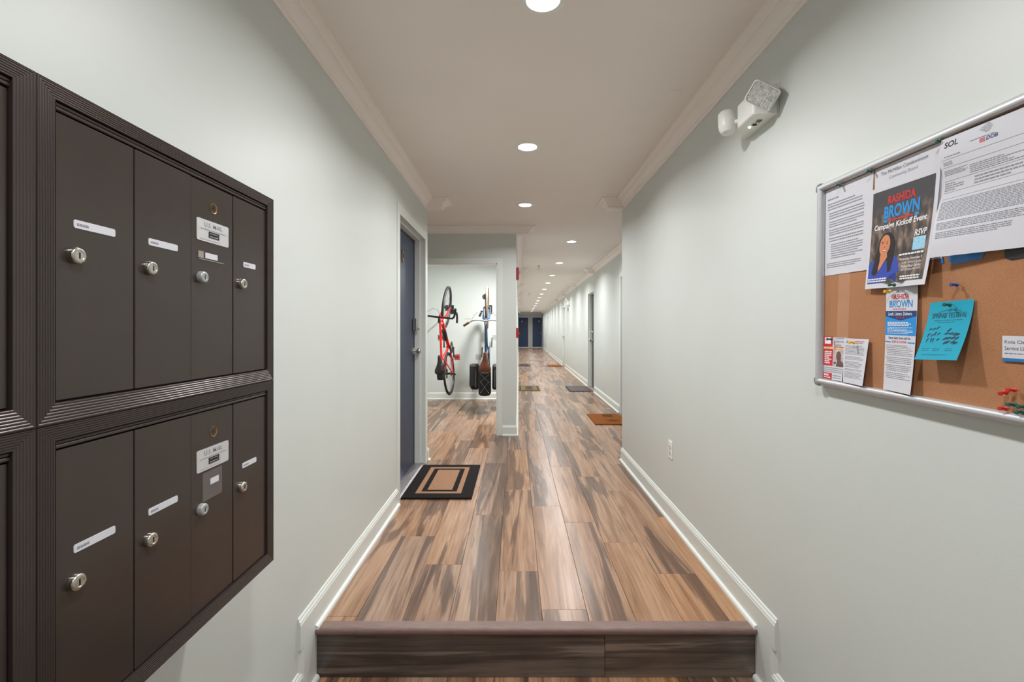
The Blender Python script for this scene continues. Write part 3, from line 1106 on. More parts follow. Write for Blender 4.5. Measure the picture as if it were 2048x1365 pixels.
def poly(mb, pts, w=0.0):
    mb.add([(a, b, w) for a, b in pts], [tuple(range(len(pts)))])
    return mb
def ell(mb, cx, cy, rx, ry, w=0.0, n=24, rot=0.0):
    c, s_ = math.cos(rot), math.sin(rot)
    return poly(mb, [(cx + rx * math.cos(2 * PI * i / n) * c - ry * math.sin(2 * PI * i / n) * s_, cy + rx * math.cos(2 * PI * i / n) * s_ + ry * math.sin(2 * PI * i / n) * c) for i in range(n)], w)
def cinema(u, v):
    return 0
INKRED = mat('red_print', rgb(206, 44, 52), 0.7, noise=0.04)
INKBLUE = mat('blue_print', rgb(30, 140, 214), 0.7, noise=0.04)
INKNAVY = mat('navy_print', rgb(30, 62, 116), 0.7, noise=0.04)
INKWHITE = mat('white_print', rgb(236, 236, 240), 0.7, noise=0.02)
INKBEIGE = mat('beige_print', rgb(232, 190, 120), 0.7, noise=0.02)
SKIN = mat('printed_skin', rgb(206, 132, 92), 0.7, noise=0.08, nscale=60)
SKIND = mat('printed_skin_dark', rgb(110, 78, 74), 0.7, noise=0.2, nscale=60)
HAIR = mat('printed_hair', rgb(32, 26, 26), 0.7, noise=0.2)
TOPBLUE = mat('printed_blue_top', rgb(48, 72, 170), 0.7, noise=0.12, nscale=40)
PHOTO = None
def photo_bg():
    k = N('poster_photo_background')
    tc = k.n('ShaderNodeTexCoord')
    mp = k.n('ShaderNodeMapping')
    mp.inputs['Scale'].default_value = (60, 24, 1)
    k.l(tc.outputs['Object'], mp.inputs[0])
    z = k.n('ShaderNodeTexVoronoi', i_Scale=1.0)
    z.distance = 'CHEBYCHEV'
    k.l(mp.outputs[0], z.inputs['Vector'])
    z2 = k.n('ShaderNodeTexNoise', i_Scale=1.2, i_Detail=3.0)
    k.l(mp.outputs[0], z2.inputs['Vector'])
    r = k.ramp(z2.outputs[0], [(0.35, rgb(46, 42, 42)), (0.5, rgb(84, 72, 66)), (0.62, rgb(128, 106, 92)), (0.75, rgb(150, 134, 128))])
    # darker plain head of the poster
    sp = k.n('ShaderNodeSeparateXYZ')
    k.l(tc.outputs['Object'], sp.inputs[0])
    g = k.n('ShaderNodeMapRange')
    k.l(sp.outputs[1], g.inputs[0])
    g.inputs[1].default_value = 0.17
    g.inputs[2].default_value = 0.225
    mx = k.n('ShaderNodeMix', data_type='RGBA')
    k.l(g.outputs[0], mx.inputs[0])
    k.l(r.outputs[0], mx.inputs[6])
    mx.inputs[7].default_value = rgb(58, 56, 60)
    k.l(mx.outputs[2], k.b.inputs['Base Color'])
    k.b.inputs['Roughness'].default_value = 0.55
    return k.m
PHOTO = photo_bg()
rn = random.Random(3)
B0 = 0.0098
# letter A
A = Sheet('typed_letter', (0.0240, 0.632), (0.229, 0.632), (0.0240, 0.357), (0.216, 0.356), B0, lambda u, v: 0.002 * (1 - v) * u, 'typed white letter at the left end of the cork board', 'letter')
mb = MB()
W_, H_ = A.W, A.H
put_lines(mb, 0.012, 0.07, 0.236, 0.246, 1, rn)
put_lines(mb, 0.012, 0.165, 0.205, 0.230, 3, rn)
for (v0, v1, n) in ((0.176, 0.200, 3), (0.150, 0.172, 3), (0.124, 0.146, 3), (0.104, 0.120, 2)):
    put_lines(mb, 0.020, 0.175, v0, v1, n, rn)
put_lines(mb, 0.030, 0.175, 0.050, 0.100, 7, rn)
put_lines(mb, 0.010, 0.170, 0.022, 0.040, 3, rn)
A.print('typed_lines', mb, INK)
# header sheet B
B = Sheet('board_header_sheet', (0.235, 0.632), (0.454, 0.632), (0.235, 0.357), (0.446, 0.357), B0, lambda u, v: 0.001, 'white title sheet half covered by the campaign poster', 'paper')
mb = MB()
GREYTXT = mat('faded_print', rgb(150, 150, 160), 0.8, noise=0.1)
put_text(mb, 'The McMillan Condominium', 0.022, 0.170, 0.2505, 0.260, bold=0.0, shear=0.12)
B.print('title_lettering', mb, mat('title_print', rgb(96, 104, 112), 0.8, noise=0.1))
mb = MB()
put_text(mb, 'Community Board', 0.050, 0.140, 0.232, 0.243)
B.print('subtitle_lettering', mb, GREYTXT)
# campaign poster C
def liftC(u, v):
    return 0.004 + 0.022 * (1 - v) ** 2 * (0.35 + 0.65 * u) * (1 - 0.5 * (abs(u - 0.5) < 0.1) * (v < 0.12))
Cc = Sheet('campaign_poster', (0.226, 0.577), (0.442, 0.574), (0.216, 0.300), (0.428, 0.297), B0, liftC, 'campaign kickoff poster with a woman in a blue top on a dark photo', 'poster')
W_, H_ = Cc.W, Cc.H
mb = MB()
rect(mb, 0.009, W_ - 0.011, 0.014, H_ - 0.012)
Cc.print('photo_print', mb, PHOTO)
mb = MB()   # blue band under the portrait
poly(mb, [(0.009, 0.014), (0.125, 0.014), (0.123, 0.040), (0.119, 0.058), (0.110, 0.078), (0.095, 0.083), (0.080, 0.084), (0.060, 0.082), (0.045, 0.084), (0.020, 0.075), (0.009, 0.066)])
Cc.print('blue_top_print', mb, TOPBLUE, 0.0007)
mb = MB()   # hair
poly(mb, [(0.022, 0.042), (0.030, 0.036), (0.043, 0.040), (0.052, 0.075), (0.075, 0.075), (0.082, 0.040), (0.092, 0.044), (0.100, 0.085), (0.098, 0.115), (0.092, 0.135), (0.078, 0.148), (0.060, 0.148), (0.046, 0.136), (0.040, 0.115), (0.034, 0.095)])
Cc.print('hair_print', mb, HAIR, 0.0009)
mb = MB()   # neck and face
poly(mb, [(0.050, 0.090), (0.050, 0.070), (0.046, 0.055), (0.048, 0.045), (0.066, 0.070), (0.076, 0.082), (0.074, 0.095)])
ell(mb, 0.064, 0.115, 0.0185, 0.028, 0.0002, rot=-0.12)
Cc.print('face_print', mb, SKIN, 0.0011)
mb = MB()
for ex in (0.0565, 0.0725):
    ell(mb, ex, 0.120 - (ex - 0.0645) * 0.1, 0.0028, 0.0012, 0.0, 12)
    poly(mb, [(ex - 0.004, 0.1235), (ex + 0.004, 0.1235), (ex + 0.003, 0.1250), (ex - 0.003, 0.1250)])
poly(mb, [(0.0625, 0.109), (0.0665, 0.1085), (0.0655, 0.111), (0.0635, 0.111)])
Cc.print('features_print', mb, HAIR, 0.0016)
mb = MB()
poly(mb, [(0.0555, 0.1035), (0.060, 0.0985), (0.066, 0.0965), (0.0715, 0.0985), (0.075, 0.103), (0.066, 0.1015)])
Cc.print('lips_print', mb, mat('printed_lips', rgb(150, 50, 50), 0.6), 0.0015)
mb = MB()
poly(mb, [(0.0575, 0.1025), (0.061, 0.0998), (0.066, 0.0985), (0.0705, 0.0998), (0.0735, 0.1022), (0.066, 0.1008)])
Cc.print('teeth_print', mb, INKWHITE, 0.0018)
mb = MB()
put_text(mb, 'RASHIDA', 0.064, 0.152, 0.224, 0.246, 0, bold=0.025)
Cc.print('red_lettering', mb, INKRED, 0.0008)
mb = MB()
put_text(mb, 'BROWN', 0.052, 0.166, 0.186, 0.220, 0, bold=0.035)
rect(mb, 0.052, 0.064, 0.1765, 0.1835)
rect(mb, 0.153, 0.166, 0.1765, 0.1835)
Cc.print('blue_lettering', mb, INKBLUE, 0.0008)
mb = MB()
put_lines(mb, 0.068, 0.150, 0.177, 0.183, 1, rn, h=0.8)
Cc.print('red_print_line', mb, INKRED, 0.0008)
for (tx, u0, u1, v0, v1, bo, sh) in (('Campaign Kickoff Event', 0.021, 0.192, 0.155, 0.1745, 0.02, 0.1), ('RSVP', 0.160, 0.197, 0.124, 0.140, 0.02, 0.15), ('Wednesday, November 9', 0.120, 0.193, 0.0655, 0.073, 0.005, 0), ('6:30 - 8:30 pm at the', 0.132, 0.193, 0.0565, 0.0625, 0, 0), ('Midland Beer Garden', 0.130, 0.193, 0.0475, 0.0545, 0, 0), ('3333 Georgia Ave NW', 0.130, 0.193, 0.0385, 0.0455, 0, 0)):
    mb = MB()
    put_text(mb, tx, u0, u1, v0, v1, 0, bold=bo, shear=sh)
    Cc.print('white_lettering', mb, INKWHITE, 0.0012)
mb = MB()
put_lines(mb, 0.118, 0.195, 0.079, 0.085, 1, rn, h=0.7)
put_lines(mb, 0.011, 0.195, 0.0165, 0.0285, 2, rn, h=0.6, short=0.95)
Cc.print('fine_print', mb, INKWHITE, 0.0012)['kind'] = 'stuff'
mb = MB()
rect(mb, 0.158, 0.196, 0.089, 0.121)
Cc.print('pale_blue_square', mb, mat('pale_blue_print', rgb(150, 200, 226), 0.6, noise=0.25, nscale=400), 0.0009)
# permit form D
def liftD(u, v):
    return 0.006 + 0.010 * (1 - u) * (0.5 + 0.5 * math.sin(v * 9.0)) + 0.018 * (1 - v) ** 3 * (1 - u)
Dd = Sheet('permit_form', (0.456, 0.630), (0.672, 0.628), (0.442, 0.358), (0.668, 0.352), B0, liftD, 'wavy white permit form stamped SOL at the right of the board', 'paper', nu=14, nv=24, edge=lambda u, v: (1 - u) * 0.004 * math.sin(v * 12))
mb = MB()
put_text(mb, 'SOL', 0.012, 0.043, 0.249, 0.262, bold=0.012, slope=0.001)
Dd.print('stamp_lettering', mb, INKD)
mb = MB()
put_lines(mb, 0.012, 0.050, 0.226, 0.231, 1, rn)
put_lines(mb, 0.008, 0.030, 0.208, 0.218, 3, rn)
put_lines(mb, 0.070, 0.120, 0.243, 0.247, 1, rn)
for q in range(7):
    put_lines(mb, 0.088 + 0.004 * abs(q - 3), 0.118 - 0.003 * abs(q - 3), 0.252 + q * 0.0028, 0.2545 + q * 0.0028, 1, rn)
put_lines(mb, 0.006, 0.06, 0.185, 0.198, 4, rn)
put_lines(mb, 0.065, 0.20, 0.176, 0.196, 5, rn, short=0.5)
put_lines(mb, 0.006, 0.05, 0.150, 0.170, 4, rn, short=0.5)
put_lines(mb, 0.075, 0.20, 0.150, 0.170, 3, rn, short=0.5)
put_lines(mb, 0.006, 0.205, 0.085, 0.128, 13, rn, h=0.5, short=0.9)
put_lines(mb, 0.006, 0.185, 0.062, 0.080, 5, rn, h=0.5, short=0.9)
put_lines(mb, 0.006, 0.160, 0.042, 0.058, 4, rn, short=0.5)
for v in (0.222, 0.204, 0.173, 0.147, 0.133):
    rect(mb, 0.005, 0.21, v, v + 0.0006)
Dd.print('typed_lines', mb, INK)
mb = MB()
for q in range(3):
    rect(mb, 0.090, 0.101, 0.234 + q * 0.0032, 0.2358 + q * 0.0032)
Dd.print('red_bars', mb, INKRED)
mb = MB()
put_text(mb, 'DOB', 0.103, 0.126, 0.235, 0.243, bold=0.02, shear=0.2)
Dd.print('agency_lettering', mb, INKNAVY)
# blue and black slips behind the form
mb = MB()
mb.prism([(0.436, 0.360), (0.446, 0.360), (0.450, 0.346), (0.441, 0.344)], 0.0095, 0.0105, 'xy')
mb.prism([(0.462, 0.375), (0.556, 0.375), (0.540, 0.343), (0.478, 0.339), (0.462, 0.347)], 0.0095, 0.0105, 'xy')
o = mb.build('blue_slip', mat('blue_slip', rgb(46, 128, 206), 0.5, noise=0.1, nscale=40))
o.matrix_world = BM
tag(o, 'torn blue paper slip peeking out under the permit form', 'paper')
mb = MB()
mb.prism([(0.585, 0.370), (0.660, 0.365), (0.655, 0.334), (0.600, 0.332), (0.588, 0.338)], 0.0095, 0.0105, 'xy')
o = mb.build('black_slip', mat('black_slip', rgb(30, 32, 36), 0.4, noise=0.1))
o.matrix_world = BM
tag(o, 'black paper slip peeking out under the permit form', 'paper')
# tall flyer E
Ee = Sheet('tall_flyer', (0.281, 0.302), (0.386, 0.300), (0.2825, 0.0245), (0.386, 0.0245), B0, lambda u, v: 0.002 + 0.016 * (1 - v) ** 2 * (0.4 + 0.6 * u) + 0.004 * u, 'tall narrow campaign flyer in blue and white below the poster', 'flyer')
W_, H_ = Ee.W, Ee.H
mb = MB()
put_text(mb, 'RASHIDA', 0.020, 0.079, 0.243, 0.256, bold=0.015)
put_lines(mb, 0.025, 0.080, 0.2155, 0.2185, 1, rn, h=0.8)
put_text(mb, 'JOB IS DONE', 0.024, 0.076, 0.126, 0.134, bold=0.01)
for q in range(4):
    rect(mb, 0.005, 0.007, 0.109 - q * 0.021, 0.111 - q * 0.021)
Ee.print('red_lettering', mb, INKRED)
for tt in (('DEMOCRAT', 0.035, 0.063, 0.260, 0.266), ('Never backs down until the', 0.013, 0.088, 0.1375, 0.1445)):
    Ee.print('dark_lettering', put_text(MB(), *tt, bold=0.005), INKNAVY)
mb = MB()
put_text(mb, 'BROWN', 0.013, 0.090, 0.221, 0.240, bold=0.015)
rect(mb, 0.0, 0.104, 0.148, 0.212)
rect(mb, 0.001, 0.020, 0.1285, 0.1315)
rect(mb, 0.080, 0.103, 0.1285, 0.1315)
Ee.print('blue_print', mb, INKBLUE)
mb = MB()
poly(mb, [(0.0, 0.212), (0.0, 0.198), (0.052, 0.187), (0.104, 0.198), (0.104, 0.212)])
Ee.print('navy_banner', mb, INKNAVY, 0.0006)
mb = MB()
put_text(mb, 'Leads. Listens. Delivers.', 0.010, 0.091, 0.200, 0.209, bold=0.005)
put_lines(mb, 0.008, 0.088, 0.172, 0.184, 3, rn, h=0.6)
put_lines(mb, 0.008, 0.095, 0.151, 0.170, 5, rn, h=0.35)
Ee.print('white_lettering', mb, INKWHITE, 0.0009)
mb = MB()
for q in range(3):
    cx, cy = 0.041 + q * 0.011, 0.1945
    poly(mb, [(cx + (0.0036 if i % 2 == 0 else 0.0015) * math.sin(PI * i / 5), cy + (0.0036 if i % 2 == 0 else 0.0015) * math.cos(PI * i / 5)) for i in range(10)])
Ee.print('red_stars', mb, INKRED, 0.0009)
mb = MB()
put_lines(mb, 0.005, 0.095, 0.113, 0.123, 3, rn, h=0.35)
for q in range(4):
    put_lines(mb, 0.009, 0.098, 0.094 - q * 0.0205, 0.112 - q * 0.0205, 4, rn, h=0.35)
Ee.print('typed_lines', mb, INK)
# teal flyer F
TEAL = mat('teal_paper', rgb(40, 158, 186), 0.7, noise=0.02, spec=0.2)
Ff = Sheet('teal_flyer', (0.418, 0.253), (0.527, 0.257), (0.4145, 0.116), (0.524, 0.122), B0, lambda u, v: 0.003 + 0.034 * (1 - v) ** 1.6, 'small teal flyer for a spring festival pinned on the cork', 'flyer', m=TEAL)
mb = MB()
put_text(mb, 'SPRING  FESTIVAL', 0.012, 0.099, 0.098, 0.110, bold=0.006)
rn2 = random.Random(5)
for q in range(11):
    cx = 0.016 + (q % 4) * 0.009 + rn2.uniform(-0.002, 0.002)
    cy = 0.045 + (q // 4) * 0.014 + rn2.uniform(-0.002, 0.002)
    pts = []
    a0 = rn2.uniform(0.3, 1.4)
    for i in range(9):
        t = i / 8
        pts.append((cx + 0.011 * (t - 0.5) * math.cos(a0) - 0.003 * math.sin(PI * t) * math.sin(a0), cy + 0.013 * (t - 0.5) * math.sin(a0) + 0.003 * math.sin(PI * t)))
    for i in range(9):
        t = 1 - i / 8
        pts.append((cx + 0.011 * (t - 0.5) * math.cos(a0), cy + 0.013 * (t - 0.5) * math.sin(a0)))
    poly(mb, pts[:-1])
for q in range(13):
    cx = 0.063 + (q % 4) * 0.009 + rn2.uniform(-0.002, 0.002)
    cy = 0.040 + (q // 4) * 0.010 + rn2.uniform(-0.0015, 0.0015)
    ell(mb, cx, cy, 0.0062, 0.0022, 0, 12, rot=rn2.uniform(0.2, 0.8))
Ff.print('dark_lettering', mb, mat('teal_dark_print', rgb(44, 62, 80), 0.8, noise=0.1))
mb = MB()
for q in range(9):
    a = q / 8 - 0.5
    rect(mb, 0.026 + q * 0.0065, 0.031 + q * 0.0065, 0.115 - a * a * 0.018, 0.118 - a * a * 0.018)
put_lines(mb, 0.020, 0.090, 0.0905, 0.095, 1, rn)
put_lines(mb, 0.030, 0.080, 0.0860, 0.090, 1, rn)
for c0 in (0.010, 0.038, 0.070):
    put_lines(mb, c0, c0 + 0.020, 0.020, 0.028, 2, rn)
put_lines(mb, 0.014, 0.082, 0.010, 0.014, 1, rn)
Ff.print('small_print', mb, mat('teal_small_print', rgb(48, 116, 140), 0.8, noise=0.1))['kind'] = 'stuff'
# pamphlet G
Gg = Sheet('tutoring_pamphlet', (0.0240, 0.158), (0.128, 0.160), (0.0240, 0.0240), (0.1185, 0.0245), B0, lambda u, v: 0.001 + 0.006 * (1 - v) * u, 'red and white tutoring pamphlet in the lower left corner of the board', 'flyer')
W_, H_ = Gg.W, Gg.H
mb = MB()
rect(mb, 0.0005, 0.044, 0.104, 0.137)
rect(mb, 0.0005, 0.048, 0.044, 0.096)
rect(mb, 0.0005, 0.048, 0.001, 0.020)
rect(mb, 0.050, 0.102, 0.103, 0.1045)
Gg.print('red_blocks', mb, INKRED)
mb = MB()
rect(mb, 0.0, 0.106, 0.0965, 0.1025)
Gg.print('beige_band', mb, INKBEIGE)
mb = MB()
rect(mb, 0.006, 0.036, 0.113, 0.134)
put_lines(mb, 0.006, 0.042, 0.049, 0.091, 7, rn, h=0.6, short=0.6)
put_lines(mb, 0.004, 0.030, 0.010, 0.017, 1, rn, h=0.9)
put_lines(mb, 0.004, 0.044, 0.004, 0.008, 1, rn, h=0.8)
Gg.print('white_print', mb, INKWHITE, 0.0007)
for tt in (('Tutoring', 0.054, 0.100, 0.126, 0.136), ('& Mentoring', 0.051, 0.100, 0.116, 0.1245), ('Initiative', 0.051, 0.085, 0.1065, 0.1145)):
    Gg.print('dark_lettering', put_text(MB(), *tt), INK)
mb = MB()
put_lines(mb, 0.004, 0.100, 0.022, 0.040, 3, rn, h=0.35)
put_lines(mb, 0.053, 0.098, 0.004, 0.018, 2, rn, h=0.35)
Gg.print('fine_print', mb, INK)['kind'] = 'stuff'
mb = MB()
rect(mb, 0.050, 0.106, 0.044, 0.095)
Gg.print('photo_ground', mb, mat('pamphlet_photo', rgb(196, 184, 190), 0.7, noise=0.3, nscale=60))
mb = MB()
ell(mb, 0.077, 0.075, 0.012, 0.0165, 0, 20, 0.2)
poly(mb, [(0.072, 0.062), (0.088, 0.064), (0.104, 0.055), (0.106, 0.044), (0.066, 0.044)])
ell(mb, 0.060, 0.054, 0.007, 0.004, 0, 12)
Gg.print('photo_figure', mb, SKIND, 0.0007)
# typed note H
Hh = Sheet('typed_note', (0.1245, 0.158), (0.226, 0.158), (0.131, 0.0250), (0.2245, 0.0245), B0, lambda u, v: 0.006 + 0.016 * (1 - v) * (0.4 + 0.6 * u), 'small typed white note with a yellow pin beside the pamphlet', 'paper')
mb = MB()
poly(mb, [(0.010, 0.119), (0.020, 0.119), (0.015, 0.129)])
put_lines(mb, 0.035, 0.080, 0.118, 0.122, 1, rn)
for (v0, v1, n) in ((0.085, 0.113, 7), (0.070, 0.081, 3), (0.047, 0.066, 5), (0.038, 0.044, 2), (0.016, 0.035, 5)):
    put_lines(mb, 0.008, 0.090, v0, v1, n, rn, h=0.35)
Hh.print('typed_lines', mb, INK)
mb = MB()
put_lines(mb, 0.035, 0.085, 0.123, 0.127, 1, rn)
Hh.print('red_line', mb, INKRED)
# business card I
Ii = Sheet('business_card', (0.587, 0.178), (0.676, 0.178), (0.588, 0.126), (0.677, 0.127), B0, lambda u, v: 0.0025, 'white business card with a blue bottom stripe on the cork', 'card')
mb = MB()
put_text(mb, 'Kota Cleaning', 0.005, 0.066, 0.0345, 0.0435, bold=0.004)
put_text(mb, 'Service LLC', 0.005, 0.050, 0.023, 0.031, bold=0.004)
put_lines(mb, 0.005, 0.065, 0.0145, 0.018, 1, rn, h=0.4)
Ii.print('card_lettering', mb, mat('card_print', rgb(110, 116, 128), 0.8, noise=0.05))
mb = MB()
rect(mb, 0, 0.089, 0.0, 0.0065)
Ii.print('blue_stripe', mb, mat('card_blue', rgb(28, 116, 176), 0.6, noise=0.03))
# push pins
PINM = {'green': mat('pin_green', rgb(20, 92, 84), 0.3, noise=0.05), 'yellow': mat('pin_yellow', rgb(232, 184, 40), 0.3, noise=0.05), 'blue': mat('pin_blue', rgb(52, 74, 150), 0.3, noise=0.05), 'red': mat('pin_red', rgb(204, 40, 36), 0.3, noise=0.05)}
_pinmesh = {}
def pin(u, v, w, col, label, tu=0.0, tv=0.0, sink=0.004):
    e = tag(empty('push_pin', M=BM @ Matrix.Translation((u, v, w)) @ Matrix.Rotation(tu, 4, 'Y') @ Matrix.Rotation(tv, 4, 'X')), label, 'push pin', 'push pins in the cork board')
    if col not in _pinmesh:
        m = MB()
        m.lathe([(0, 0.0075), (0.0048, 0.0075), (0.0052, 0.0085), (0.0045, 0.0095), (0.0027, 0.0105), (0.0024, 0.0165), (0.0036, 0.0195), (0.0042, 0.0205), (0.0040, 0.0225), (0, 0.023)], None, 14)
        b = m.build('pin_head', PINM[col], e, smooth=True)
        m = MB()
        m.cyl((0, 0, -0.003), (0, 0, 0.008), 0.0006, 6)
        n_ = m.build('needle', STEEL, e)
        _pinmesh[col] = (b.data, n_.data)
    else:
        for nm, d in zip(('pin_head', 'needle'), _pinmesh[col]):
            o = bpy.data.objects.new(nm, d)
            C.objects.link(o)
            o.parent = e
    return e
T0 = 0.0102
pin(0.105, 0.628, T0, 'green', 'green push pin holding the typed letter at its top')
pin(0.232, 0.630, T0, 'green', 'green push pin between the typed letter and the title sheet')
pin(0.449, 0.630, T0, 'green', 'green push pin between the title sheet and the permit form')
pin(0.480, 0.246, T0 + 0.004, 'green', 'green push pin at the top of the teal flyer')
pin(0.336, 0.303, T0 + 0.016, 'green', 'green push pin at the bottom edge of the campaign poster', sink=0.02)
pin(0.305, 0.288, T0 + 0.003, 'yellow', 'yellow push pin in the top of the tall narrow flyer')
pin(0.491, 0.291, T0 - 0.001, 'blue', 'single blue push pin stuck in bare cork')
pin(0.600, 0.064, T0 - 0.001, 'red', 'red push pin in the loose cluster, nearer the tall flyer', 0.1, 0.15)
pin(0.617, 0.070, T0 - 0.001, 'red', 'red push pin in the loose cluster, the highest one')
pin(0.602, 0.030, T0 - 0.001, 'red', 'red push pin in the loose cluster, the lowest red one')
pin(0.617, 0.041, T0 - 0.001, 'green', 'green push pin in the loose cluster, between the red ones')
pin(0.637, 0.040, T0 - 0.001, 'green', 'green push pin in the loose cluster, at the picture edge, upper one')
pin(0.634, 0.0285, T0 - 0.001, 'green', 'green push pin in the loose cluster, at the picture edge, lower one')
pin(0.660, 0.068, T0 - 0.001, 'red', 'red push pin in the loose cluster, just past the picture edge')
pin(0.073, 0.153, T0 + 0.001, 'green', 'green push pin at the top of the tutoring pamphlet')
pin(0.181, 0.147, T0 + 0.008, 'yellow', 'yellow push pin in the small typed note')

# ------------------------------------------------------------------ emergency lights
em = tag(empty('emergency_light', (XR, 1.93, 2.14), -PI / 2), 'white emergency light with a faceted lamp head high on the right wall', 'emergency light')
# local x -> -Y world, local -y -> -X world (out of the wall)
m = MB()
m.box(-0.140, 0.118, -0.004, 0.0, -0.058, 0.062)
m.build('wall_plate', WPLAST, em, bevel=0.003)
m = MB()   # housing: tapering from the wall plate to a smaller front face
rings = []
for (y, xa, xb, za, zb) in ((-0.004, -0.138, 0.116, -0.058, 0.062), (-0.030, -0.130, 0.112, -0.057, 0.060), (-0.080, -0.045, 0.094, -0.052, 0.050), (-0.088, -0.038, 0.088, -0.046, 0.044)):
    rings.append([(xa, y, za), (xb, y, za), (xb, y, zb), (xa, y, zb)])
vs_ = [p for r in rings for p in r]
fs_ = [(0, 1, 2, 3), (12, 13, 14, 15)] + [(4 * i + a_, 4 * i + (a_ + 1) % 4, 4 * i + 4 + (a_ + 1) % 4, 4 * i + 4 + a_) for i in range(3) for a_ in range(4)]
m.add(vs_, fs_)
m.build('housing', WPLAST, em, bevel=0.004, seg=3)
m = MB()
m.box(0.010, 0.022, -0.052, -0.036, -0.060, -0.0575)
m.box(0.038, 0.062, -0.050, -0.046, -0.0595, -0.0575)
m.box(0.038, 0.062, -0.040, -0.036, -0.0595, -0.0575)
m.build('vent_marks', BPLAST, em)
m = MB()
m.ball((-0.012, -0.050, -0.056), 0.005)
m.build('status_led', GREENLED, em, smooth=True)
def lamp_head(parent, M, name='lamp_head'):
    m = MB()
    hw, hh, r = 0.062, 0.047, 0.014
    def rr(k, z):
        pts = []
        for (sx, sy, st) in ((1, -1, -90), (1, 1, 0), (-1, 1, 90), (-1, -1, 180)):
            for q in range(5):
                an = math.radians(st + q * 22.5)
                pts.append((sx * (hw * k - r) + r * math.cos(an), sy * (hh * k - r) + r * math.sin(an), z))
        return pts
    rings = [rr(0.62, -0.055), rr(0.86, -0.035), rr(1.0, 0.0), rr(1.0, 0.006), rr(0.93, 0.008), rr(0.93, 0.003)]
    n = len(rings[0])
    vs = [M @ Vector(p) for R in rings for p in R]
    fs = []
    for i in range(len(rings) - 1):
        for a in range(n):
            b = (a + 1) % n
            fs.append((i * n + a, i * n + b, (i + 1) * n + b, (i + 1) * n + a))
    fs.append(tuple(range(n))[::-1])
    fs.append(tuple((len(rings) - 1) * n + a for a in range(n)))
    m.add(vs, fs)
    hd = m.build(name, WPLAST, parent)
    m = MB()   # prismatic lens: grid of little pyramids
    nx, ny = 10, 8
    for i in range(nx):
        for j in range(ny):
            x0 = -hw * 0.92 + i * 2 * hw * 0.92 / nx
            y0 = -hh * 0.92 + j * 2 * hh * 0.92 / ny
            dx, dy = 2 * hw * 0.92 / nx, 2 * hh * 0.92 / ny
            if (i in (0, nx - 1)) and (j in (0, ny - 1)):
                continue
            p = [M @ Vector(q) for q in ((x0, y0, 0.004), (x0 + dx, y0, 0.004), (x0 + dx, y0 + dy, 0.004), (x0, y0 + dy, 0.004), (x0 + dx / 2, y0 + dy / 2, 0.010))]
            m.add(p, [(0, 1, 4), (1, 2, 4), (2, 3, 4), (3, 0, 4)])
    m.build('faceted_lens', mat('faceted_lens', rgb(232, 236, 234), 0.08, metal=0.35, noise=0.25, nscale=90), hd)
    return hd
# near head: lens faces the camera and down a little
zax = Vector((0.60, -0.62, -0.50)).normalized()          # local: toward the camera and out
up = Vector((0.45, 0.05, 0.9))
xax = up.cross(zax).normalized()
yax = zax.cross(xax)
Rm = Matrix((xax, yax, zax)).transposed().to_4x4()
lamp_head(em, Matrix.Translation((0.136, -0.074, 0.002)) @ Rm @ Matrix.Rotation(math.radians(-22), 4, 'Z') @ Matrix.Scale(0.87, 4))
m = MB()
m.cyl((0.070, -0.05, 0.0), (0.115, -0.07, 0.02), 0.014, 12)
m.cyl((-0.060, -0.06, -0.005), (-0.095, -0.09, -0.008), 0.012, 12)
m.build('swivel_neck', WPLAST, em, smooth=True)
M = Matrix.Translation((-0.112, -0.100, 0.045)) @ Matrix.Rotation(math.radians(180), 4, 'X') @ Matrix.Rotation(math.radians(8), 4, 'Y')
m = MB()
m.lathe([(0, -0.005), (0.030, -0.005), (0.036, 0.002), (0.037, 0.055), (0.034, 0.072), (0.026, 0.088), (0.012, 0.094), (0, 0.095)], M, 24)
m.build('lamp_head', WPLAST, em, smooth=True)
# far one
em2 = tag(empty('emergency_light', (xr(14.4), 14.4, 2.07), -PI / 2), 'small white emergency light far down the corridor wall', 'emergency light')
m = MB()
m.box(-0.15, 0.15, -0.08, 0.0, -0.055, 0.075)
m.build('housing', WPLAST, em2, bevel=0.01)
for sx in (-0.1, 0.1):
    m = MB()
    m.lathe([(0, -0.03), (0.035, -0.03), (0.05, 0.02), (0.045, 0.03), (0, 0.03)], Matrix.Translation((sx, -0.09, 0.11)) @ Matrix.Rotation(PI / 2.2, 4, 'X'), 16)
    m.build('lamp_head', WPLAST, em2, smooth=True)
sp = tag(empty('alarm_speaker', (xr(14.35), 14.35, 1.87), -PI / 2), 'small dark wall device under the far emergency light', 'alarm')
m = MB()
m.box(-0.05, 0.05, -0.035, 0.0, -0.075, 0.075)
m.build('base', WPLAST, sp, bevel=0.006)
m = MB()
m.box(-0.035, 0.035, -0.052, -0.03, -0.05, 0.07)
m.build('cover', BPLAST, sp, bevel=0.008)

